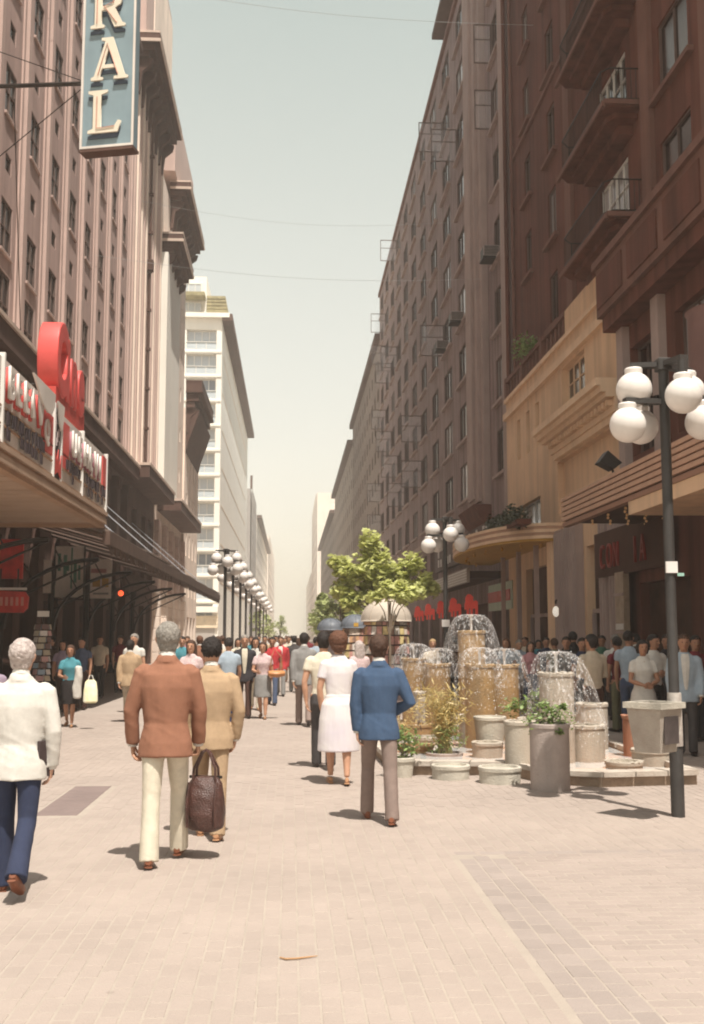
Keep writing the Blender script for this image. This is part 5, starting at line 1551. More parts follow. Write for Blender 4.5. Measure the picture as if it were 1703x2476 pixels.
def jacket_rings(b, hem): return [(hem, .200, .150), (hem + .10, .193, .143), (1.02, .158, .116), (1.15, .176, .124), (1.28, .203, .128), (1.37, .196, .114), (1.42, .155, .096), (1.462, .105, .080), (1.50, .072, .068)]

def make_person(P, vox=.012, seed=0.0):
    """meshes of one figure in its pose, facing +Y, 1.75 m tall; returns (name, mesh, role) list"""
    fem = P.get('fem', False); g = P.get('girth', 1.0)
    hip, kn, an, foot, legdir = [], [], [], [], []
    for side, (th, kk, fp) in zip((-1, 1), P['legs']):
        th, kk = R(th), R(kk)
        h = Vector((side * .085, 0, .92))
        k_ = h + Vector((side * (.01 + P.get('spread', 0) * .5), math.sin(th), -math.cos(th))) * .43
        a_ = k_ + Vector((side * (P.get('spread', 0) * .5 - .008), math.sin(th - kk), -math.cos(th - kk))) * .42
        hip.append(h); kn.append(k_); an.append(a_)
        t = R(-fp)
        foot.append((a_, Vector((side * .10, math.cos(t), math.sin(t))).normalized()))
    low = min(min(a.z - .075, (a + d * .15).z - .055) for a, d in foot)
    dz = Vector((0, 0, -low))
    hip = [p + dz for p in hip]; kn = [p + dz for p in kn]; an = [p + dz for p in an]; foot = [(a + dz, d) for a, d in foot]
    Z = dz.z
    lean = P.get('lean', 0.03)
    def T(x, y, z): return Vector((x, y + lean * (z - .92), z + Z))
    sw = (.158 if fem else .178) * (.5 + .5 * g)
    arms = []
    for side, (s_, ab, el, inw) in zip((-1, 1), P['arms']):
        s_, ab, el, inw = R(s_), R(ab), R(el), R(inw)
        S = T(side * sw, 0, 1.385)
        d1 = Vector((side * math.sin(ab), math.sin(s_) * math.cos(ab), -math.cos(s_) * math.cos(ab)))
        E = S + d1 * .29
        d2 = Vector((-side * math.sin(inw), math.sin(s_ + el) * math.cos(inw), -math.cos(s_ + el) * math.cos(inw)))
        Wp = E + d2 * .25
        arms.append((S, E, Wp, d2, side))
    # ---- skin body
    B = MB()
    tw = 1.0 if not fem else .92
    B.tube([T(0, 0, z) for z in (.84, .92, 1.03, 1.15, 1.28, 1.37, 1.42, 1.455)],
           [(.13 * g, .085), (.155 * g, .105), (.135 * tw * g, .095), (.145 * tw * g, .09), (.155 * tw * g, .094), (.155 * tw, .085), (.12, .08), (.06, .06)], 16)
    for h, k_, a_ in zip(hip, kn, an):
        B.tube([h + Vector((0, 0, .04)), h - Vector((0, 0, .06)), h.lerp(k_, .5), k_, k_.lerp(a_, .3), k_.lerp(a_, .7), a_ + Vector((0, 0, .01))],
               [.085, .088, .072, .052, .056, .040, .034], 12)
    for S, E, Wp, d2, side in arms:
        B.tube([S + Vector((-side * .05, 0, .01)), S, S.lerp(E, .5), E, E.lerp(Wp, .35), Wp], [.05, .054, .047, .038, .040, .026], 10)
        palm_n = Vector((-side, 0, 0)); palm_n = (palm_n - d2 * palm_n.dot(d2)).normalized()
        fw = d2.cross(palm_n) * 1.0
        if fw.y < 0: fw = -fw
        hp = [Wp, Wp + d2 * .03, Wp + d2 * .06, Wp + d2 * .09]
        # palm: width along fw, thickness along palm_n
        b_ = MB()
        for q in range(3):
            pass
        vs = []; n_ = 10
        for p, w_, t_ in zip(hp, (.027, .038, .042, .040), (.022, .018, .016, .013)):
            for k in range(n_):
                a = 2 * math.pi * k / n_
                vs.append(p + fw * (w_ * math.cos(a)) + palm_n * (t_ * math.sin(a)))
        fs = [(i * n_ + k, i * n_ + (k + 1) % n_, (i + 1) * n_ + (k + 1) % n_, (i + 1) * n_ + k) for i in range(3) for k in range(n_)]
        fs += [tuple(range(n_ - 1, -1, -1)), tuple(3 * n_ + i for i in range(n_))]
        B.add(vs, fs)
    # neck
    hd = MB()
    nk = [T(0, -.012, 1.42), T(0, -.005, 1.47), T(0, .002, 1.53), T(0, .0, 1.57)]
    B.tube(nk, [(.068, .066), (.056, .058), (.054, .058), (.05, .055)] if not fem else [(.055, .055), (.046, .048), (.045, .048), (.045, .05)], 14)
    head = [(1.522, .030, .030, .050), (1.535, .045, .055, .030), (1.560, .058, .074, .014), (1.595, .067, .088, .004), (1.635, .073, .095, -.002), (1.675, .075, .097, -.006), (1.705, .070, .090, -.009), (1.730, .054, .070, -.010), (1.745, .030, .040, -.010)]
    hd.tube([(0, y, z) for z, rx, ry, y in head], [(rx, ry) for z, rx, ry, y in head], 18)
    hd.tube([(0, .088, 1.655), (0, .100, 1.625), (0, .108, 1.606), (0, .092, 1.596)], [(.009, .008), (.012, .010), (.016, .011), (.010, .008)], 8)
    for sx in (-1, 1):
        hd.tube([(sx * .070, .0, 1.600), (sx * .080, -.004, 1.622), (sx * .083, -.008, 1.645), (sx * .074, -.004, 1.662)], [(.006, .012), (.008, .017), (.009, .019), (.006, .012)], 8)
    hd.ball((0, .075, 1.557), (.026, .020, .012), 10, 6)      # chin / mouth mass
    hd.ball((0, .078, 1.664), (.050, .018, .010), 12, 6)      # brow
    rot = Matrix.Rotation(R(P.get('turn', 0)), 3, 'Z') @ Matrix.Rotation(R(-P.get('nod', 0)), 3, 'X')
    piv = Vector((0, -.01, 1.50))
    def HT(p):
        hc = Vector((0, 0, 1.61)); p = hc + (Vector(p) - hc) * 1.07
        p = rot @ (p - piv) + piv
        return T(p.x, p.y, p.z) + Vector((0, .012, 0))
    B.add([HT(p) for p in hd.v], hd.f)
    body = solid(B, min(vox, .010), 3, 'body')
    # fingers, eyes and lips stay sharp: joined to the same mesh
    X = MB()
    co = [tuple(v.co) for v in body.vertices]; X.v = co; X.f = [tuple(p.vertices) for p in body.polygons]; X.mi = [0] * len(X.f)
    bpy.data.meshes.remove(body)
    for (S, E, Wp, d2, side), curl in zip(arms, P.get('curl', (28, 28))):
        palm_n = Vector((-side, 0, 0)); palm_n = (palm_n - d2 * palm_n.dot(d2)).normalized()
        fw = d2.cross(palm_n)
        if fw.y < 0: fw = -fw
        for i, (off, ln) in enumerate(((.030, .070), (.010, .080), (-.010, .074), (-.029, .058))):
            p = Wp + d2 * .075 + fw * off
            c = R(curl); ang = c * .4; pts = [p]
            for seg, kf in ((.45, .5), (.30, 1.0), (.25, .8)):
                ang += c * kf
                dirn = d2 * math.cos(ang) + palm_n * math.sin(ang)
                p = p + dirn * (ln * seg + (.012 if seg == .45 else 0)); pts.append(p)
            X.tube(pts, [.0095, .0088, .008, .006], 6)
        p = Wp + d2 * .025 + fw * .028
        X.tube([p, p + fw * .022 + d2 * .022 + palm_n * .008, p + fw * .026 + d2 * .048 + palm_n * .018, p + fw * .020 + d2 * .066 + palm_n * .024], [.013, .011, .0095, .007], 6)
    for sx in (-1, 1):
        X.ball(HT((sx * .030, .082, 1.642)), (.012, .008, .008), 8, 6, 1)
    X.ball(HT((0, .090, 1.572)), (.020, .008, .005), 8, 4, 2)
    me = X.mesh('body', [MATS['skin'], MATS['eye'], MATS['lip']])
    me.polygons.foreach_set('use_smooth', [True] * len(me.polygons))
    parts = [('body', me, 'skin')]
    # ---- hair
    st = P.get('hair', 'short')
    Hm = MB()
    Hm.ball((0, -.012, 1.662), (.087, .109, .098), 28, 20)
    if st == 'bob': Hm.tube([(0, -.02, 1.67), (0, -.028, 1.60), (0, -.03, 1.54)], [(.096, .10), (.10, .085), (.085, .065)], 18)
    if st == 'long': Hm.tube([(0, -.02, 1.67), (0, -.04, 1.58), (0, -.055, 1.48), (0, -.07, 1.40)], [(.096, .10), (.10, .075), (.10, .055), (.07, .03)], 18)
    if st == 'big': Hm.ball((0, -.02, 1.668), (.108, .120, .110), 24, 16); Hm.ball((0, -.05, 1.60), (.09, .075, .07), 18, 12)
    if st == 'short': Hm.tube([(0, -.035, 1.64), (0, -.042, 1.585), (0, -.046, 1.548)], [(.079, .072), (.068, .052), (.052, .035)], 18)
    vs = []
    for p in Hm.v:
        x, y, z = p
        # open the face
        k = max(0, min(1, (y - .015) / .03)) * max(0, min(1, (1.692 - z) / .02))
        if st in ('bob', 'long', 'big'): k *= max(0, min(1, (.078 - abs(x)) / .02))
        c = Vector((0, -.02, 1.63))
        q = Vector(p) - c
        vs.append(HT(c + q * (1 - .38 * k)))
    H2 = MB(); H2.v = vs; H2.f = Hm.f; H2.mi = Hm.mi
    hm = solid(H2, .008 if vox < .013 else .012, 2, 'hair')
    amp = {'short': .0065, 'curly': .011, 'bob': .005, 'long': .005, 'big': .008}.get(st, .004)
    fr = 75 if st in ('curly', 'big') else 60
    sd = Vector((seed, 0, 0))
    displace(hm, lambda p: amp * noise.noise(Vector((p.x * fr, p.y * fr, p.z * fr * .6)) + sd) + amp * .5 * noise.noise(p * 160))
    parts.append(('hair', hm, 'hair'))
    # ---- upper garment
    top = P['top']
    G = MB()
    hem = {'jacket': .775, 'shirt': .90, 'tee': .88, 'dress': .95, 'blouse': .95, 'sweater': .88}[top]
    ex = {'jacket': 1.0, 'shirt': .93, 'tee': .90, 'dress': .86, 'blouse': .88, 'sweater': .95}[top] * g
    if fem: ex *= .98
    rings = jacket_rings(1, hem)
    if top != 'jacket':
        rings = [(hem, .172, .120), (hem + .07, .182, .124)] + rings[2:]
    G.tube([T(0, -.004 + (.012 if fem and z in (1.28,) else 0), z) for z, a, c in rings], [(a * ex, c * ex * (1.1 if fem and z == 1.28 else 1)) if z < 1.44 else (a, c) for z, a, c in rings], 24)
    sl_end = {'jacket': 1.0, 'shirt': P.get('sleeve', 1.0), 'tee': .30, 'dress': P.get('sleeve', .3), 'blouse': P.get('sleeve', .35), 'sweater': 1.0}[top]
    rr = {'jacket': (.070, .068, .060, .050), 'shirt': (.070, .062, .052, .040), 'tee': (.068, .066, .064, .05), 'dress': (.062, .062, .06, .045), 'blouse': (.064, .066, .055, .042), 'sweater': (.075, .066, .058, .045)}[top]
    for S, E, Wp, d2, side in arms:
        G.ball(S + Vector((-side * .016, 0, .0)), rr[0] * .98, 14, 10)
        if sl_end >= .99:
            G.tube([S + Vector((-side * .03, 0, .005)), S, S.lerp(E, .5), E, E.lerp(Wp, .5), Wp - d2 * .005], [rr[0] * .95, rr[0], rr[1], rr[2], (rr[2] + rr[3]) / 2, rr[3]], 14)
        else:
            e = S.lerp(E, min(1, sl_end * 1.6)); G.tube([S + Vector((-side * .03, 0, .005)), S, e], [rr[0] * .95, rr[0], rr[1]], 14)
    if top == 'jacket':
        G.tube([T(0, -.035, 1.455), T(0, -.03, 1.49), T(0, -.02, 1.508)], [(.088, .062), (.078, .056), (.070, .050)], 18)
    if top == 'dress':
        sk = P.get('skirt', .47)
        G.tube([T(0, 0, 1.0), T(0, 0, .92), T(0, 0, .75), T(0, .01, .6), T(0, .015, sk)], [(.15 * g, .115), (.19 * g, .15), (.215 * g, .17), (.225 * g, .19), (.235 * g, .20)], 24)
    gm = solid(G, vox, 3, top)
    fa = {'jacket': .0058, 'shirt': .0045, 'tee': .0042, 'dress': .0042, 'blouse': .005, 'sweater': .005}[top]
    displace(gm, fold(fa, seed, P.get('vents', ())))
    parts.append((top if top != 'tee' else 't_shirt', gm, 'top'))
    if top == 'jacket':
        c = MB(); c.tube([T(0, -.022, 1.50), T(0, -.012, 1.535)], [(.064, .060), (.060, .058)], 20)
        m_ = c.mesh('shirt_collar', MATS['skin'], True); parts.append(('shirt_collar', m_, 'shirt'))
        if P.get('front', True):
            c = MB(); vv = []; ff = []
            for q, (z, hw, yy) in enumerate(((1.475, .050, .088), (1.43, .060, .108), (1.37, .060, .126), (1.28, .056, .138), (1.15, .045, .137), (1.02, .030, .131), (.95, .018, .136))):
                yy += .010
                vv += [T(-hw, yy - .012, z), T(0, yy, z), T(hw, yy - .012, z)]
                if q: b0 = q * 3; ff += [(b0 - 3, b0 - 2, b0 + 1, b0), (b0 - 2, b0 - 1, b0 + 2, b0 + 1)]
            c.add(vv, ff)
            parts.append(('shirt_front', c.mesh('shirt_front', MATS['skin']), 'shirt'))
        for S, E, Wp, d2, side in arms:
            c = MB(); c.tube([Wp - d2 * .02, Wp + d2 * .014], [.040, .038], 12); parts.append(('cuff', c.mesh('cuff', MATS['skin'], True), 'shirt'))
    # ---- lower garment
    bot = P.get('bottom', 'trousers')
    if bot == 'trousers':
        G = MB(); fl = P.get('flare', .078)
        jk = .88 if top == 'jacket' else 1.0
        G.tube([T(0, 0, .80), T(0, 0, .88), T(0, 0, .97 if top == 'jacket' else 1.0)], [(.14 * g, .11 * g), (.160 * g * jk, .112 * g * jk), (.140 * g * jk, .100 * g * jk)], 20)
        for h, k_, a_, (fa_, fd) in zip(hip, kn, an, foot):
            dd = (a_ - k_).normalized()
            end = a_ + dd * .035
            G.tube([h + Vector((0, 0, .03 if top != 'jacket' else -.03)), h + Vector((0, -.01, -.07)), h.lerp(k_, .5), k_, k_.lerp(a_, .5), end], [(.080 * g, .095 * g), (.090 * g, .100 * g), (.080, .088), (.066, .072), (.066, .074), (fl * .86, fl)], 16)
        bm2 = solid(G, vox, 3, 'trousers'); displace(bm2, fold(.0042, seed + 5)); parts.append(('trousers', bm2, 'bottom'))
    elif bot == 'skirt':
        sk = P.get('skirt', .50); G = MB()
        G.tube([T(0, 0, 1.02), T(0, 0, .92), T(0, 0, .75), T(0, .01, sk)], [(.14 * g, .105), (.185 * g, .145), (.205 * g, .17), (.22 * g, .20)], 24)
        bm2 = solid(G, vox, 3, 'skirt'); displace(bm2, fold(.010, seed + 5)); parts.append(('skirt', bm2, 'bottom'))
    # ---- shoes
    for (a_, d), side in zip(foot, (-1, 1)):
        up = (Vector((0, 0, 1)) - d * d.z).normalized()
        s_ = MB()
        q = a_ - up * .035
        s_.tube([q - d * .075, q - d * .045, q + d * .01, q + d * .08, q + d * .14, q + d * .175],
                [(.022, .022), (.034, .042), (.036, .048), (.040, .034), (.036, .024), (.018, .012)], 12) if not P.get('heels') else \
        s_.tube([q - d * .06, q - d * .035, q + d * .03, q + d * .09, q + d * .14], [(.018, .02), (.026, .036), (.026, .026), (.032, .02), (.016, .01)], 12)
        s_.tube([q - d * .07 - up * .036, q + d * .02 - up * .036, q + d * .10 - up * .030, q + d * .165 - up * .022], [(.030, .008), (.032, .008), (.042, .007), (.022, .006)], 10)
        sm_ = s_.mesh('shoe', MATS['skin'], True); parts.append(('shoe', sm_, 'shoe'))
    info = {'arms': arms, 'foot': foot, 'Z': Z}
    return parts, info

skin_m = mat('skin', (.46, .25, .16), .55, .08, 12, coords='obj', spec=.35)
mat('eye', (.03, .02, .02), .3, .05); mat('lip', (.38, .14, .11), .5, .05)
skins = {'light': mat('skin_light', (.58, .34, .24), .55, .06, 12, coords='obj'), 'mid': skin_m, 'dark': mat('skin_dark_shade', (.36, .185, .115), .55, .06, 12, coords='obj')}  # darker skin stands in for shade on the crowds beside the buildings
hairs = {'black': mat('hair_black', (.022, .016, .014), .6, .3, 60, .5, 160, coords='obj'), 'brown': mat('hair_brown', (.075, .038, .024), .6, .3, 60, .5, 160, coords='obj'), 'reddish': mat('hair_reddish', (.13, .055, .03), .6, .3, 60, .5, 160, coords='obj'),
         'grey': mat('hair_grey', (.40, .37, .33), .6, .3, 38, .8, 120, coords='obj', c2=(.10, .085, .07)), 'white': mat('hair_white', (.72, .64, .60), .6, .3, 34, .9, 120, coords='obj', c2=(.27, .20, .18)), 'blond': mat('hair_blond', (.40, .26, .13), .6, .2, 60, .5, 160, coords='obj')}
CL = {'white': (.76, .72, .66), 'cream': (.78, .70, .56), 'brown': (.35, .165, .105), 'tan': (.52, .365, .23), 'blue': (.07, .115, .20), 'navy': (.045, .055, .10), 'denim': (.10, .13, .21), 'grey': (.30, .29, .28), 'dark grey': (.09, .08, .08),
      'black': (.03, .025, .025), 'red': (.60, .06, .07), 'light blue': (.42, .50, .58), 'turquoise': (.10, .32, .38), 'beige': (.62, .52, .40), 'dark brown': (.085, .045, .035), 'lilac': (.38, .30, .38), 'pink': (.62, .30, .32), 'olive': (.20, .19, .11), 'green': (.10, .22, .15), 'orange': (.62, .28, .10), 'warm grey': (.30, .225, .195), 'yellow': (.70, .56, .20), 'maroon': (.22, .04, .05), 'charcoal': (.055, .05, .055)}
CM = {k: cloth(k.replace(' ', '_'), tuple(x * .80 for x in v)) for k, v in CL.items()}
CM['floral'] = cloth('floral', (.72, .60, .55), c2=(.40, .26, .30), vs=30)
CM['purple print'] = mat('cloth_purple_print', (.70, .66, .61), .9, .1, 2.2, .35, 220, coords='obj', c2=(.58, .52, .58))
SH = {k: mat('leather_' + k, c, .4, .15, 20, coords='obj') for k, c in (('black', (.03, .02, .018)), ('brown', (.20, .07, .035)), ('tan', (.45, .24, .13)), ('white', (.6, .55, .5)))}

def put(tpl, x, y, rz, H, sk, hr, top, bot, shoe, shirt, label, group='pedestrians', gx=1.0):
    parts, info = tpl
    e = empty('person', (x, y, .005), label, 'person', group, R(rz))
    k = H / 1.75
    e.scale = (k * gx, k * gx, k)
    for nm, me, role in parts:
        o = link(nm, me, e)
        m = {'skin': skins[sk], 'hair': hairs[hr], 'top': CM[top], 'bottom': CM[bot] if bot else None, 'shoe': SH[shoe], 'shirt': CM[shirt or 'white']}[role]
        if not me.materials: me.materials.append(m)
        o.material_slots[0].link = 'OBJECT'; o.material_slots[0].material = m
    return e

# --- the people near the camera, each with a pose of its own
P1 = make_person(dict(top='jacket', legs=((7, 5, 0), (-8, 34, 38)), arms=((4, 9, 6, 2), (-3, 12, 14, 4)), hair='short', girth=1.03, flare=.088, turn=-3, front=False), .0085, 1)
put(P1, -1.83, 7.55, 2, 1.66, 'light', 'white', 'white', 'navy', 'brown', 'white', 'white-haired person in white jacket and dark blue trousers, cut by the left edge')
P2 = make_person(dict(top='jacket', legs=((-10, 2, 10), (20, 8, 0)), arms=((2, 16, 10, 2), (5, 12, 10, 2)), hair='short', girth=1.02, flare=.083, front=False, curl=(30, 80), turn=8), .0085, 2)
p2 = put(P2, -.94, 8.4, 0, 1.79, 'mid', 'grey', 'brown', 'cream', 'brown', 'white', 'grey-haired person in rust brown jacket and cream trousers carrying a leather bag')
P3 = make_person(dict(top='jacket', legs=((16, 14, 0), (-9, 6, 10)), arms=((0, 8, 10, 4), (-4, 14, 16, 8)), hair='curly', girth=1.06, flare=.080, front=False), .0085, 3)
put(P3, -.68, 9.45, 0, 1.675, 'mid', 'black', 'tan', 'tan', 'tan', 'white', 'dark curly-haired person in tan suit walking beside the one in brown')
P4 = make_person(dict(top='jacket', legs=((22, 14, -6), (-12, 3, 12)), arms=((-2, 9, 4, 4), (-6, 24, 62, 42)), hair='short', girth=1.0, flare=.076, spread=.06, front=False), .0085, 4)
put(P4, .82, 10.1, -3, 1.70, 'light', 'brown', 'blue', 'warm grey', 'brown', 'white', 'person in blue jacket and warm grey trousers striding past the fountain')
P5 = make_person(dict(top='dress', fem=True, bottom=None, legs=((10, 6, 0), (-8, 8, 14)), arms=((-4, 12, 12, 6), (6, 10, 55, 20)), hair='big', sleeve=.36, skirt=.38, girth=1.06, heels=True), .0095, 5)
put(P5, .56, 12.7, 2, 1.72, 'mid', 'reddish', 'purple print', None, 'tan', None, 'reddish-haired person in long white dress with faint purple print')
P6 = make_person(dict(top='tee', legs=((12, 6, 0), (-12, 10, 14)), arms=((-10, 14, 12, 6), (12, 12, 10, 6)), hair='short', girth=1.02), .013, 6)
put(P6, .43, 14.2, 0, 1.74, 'mid', 'black', 'cream', 'dark grey', 'black', None, 'person in cream short-sleeved shirt and dark trousers left of the white dress')

# --- repeated figures share their body shapes
V = .019
TJ = make_person(dict(top='jacket', legs=((18, 10, 0), (-16, 14, 18)), arms=((-14, 8, 8, 4), (14, 8, 14, 6)), hair='short'), V, 11)
TJ2 = make_person(dict(top='jacket', legs=((3, 2, 0), (-2, 2, 0)), arms=((6, 9, 12, 4), (-2, 8, 6, 4)), hair='curly', girth=1.05), V, 12)
TS = make_person(dict(top='shirt', sleeve=.35, legs=((16, 8, 0), (-14, 14, 18)), arms=((-12, 9, 10, 4), (12, 9, 18, 6)), hair='curly'), V, 13)
TS2 = make_person(dict(top='shirt', sleeve=1.0, legs=((3, 2, 0), (-3, 3, 0)), arms=((4, 12, 95, 45), (4, 12, 88, 48)), hair='short', turn=20), V, 14)
TT = make_person(dict(top='tee', legs=((2, 2, 0), (6, 6, 0)), arms=((3, 9, 8, 3), (-4, 9, 12, 4)), hair='curly', turn=-25), V, 15)
WD = make_person(dict(top='dress', fem=True, bottom=None, legs=((2, 1, 0), (-2, 2, 0)), arms=((10, 12, 62, 42), (10, 12, 60, 42)), hair='bob', sleeve=.35, skirt=.5, girth=1.02, heels=True), V, 16)
WS = make_person(dict(top='blouse', fem=True, bottom='skirt', legs=((14, 8, 0), (-12, 14, 16)), arms=((-10, 10, 12, 6), (12, 12, 70, 30)), hair='bob', heels=True), V, 17)
WT = make_person(dict(top='blouse', fem=True, bottom='trousers', legs=((15, 8, 0), (-13, 14, 16)), arms=((-12, 10, 14, 6), (10, 10, 20, 6)), hair='long'), V, 18)
ALL = dict(TJ=TJ, TJ2=TJ2, TS=TS, TS2=TS2, TT=TT, WD=WD, WS=WS, WT=WT)
seen_labels = set()
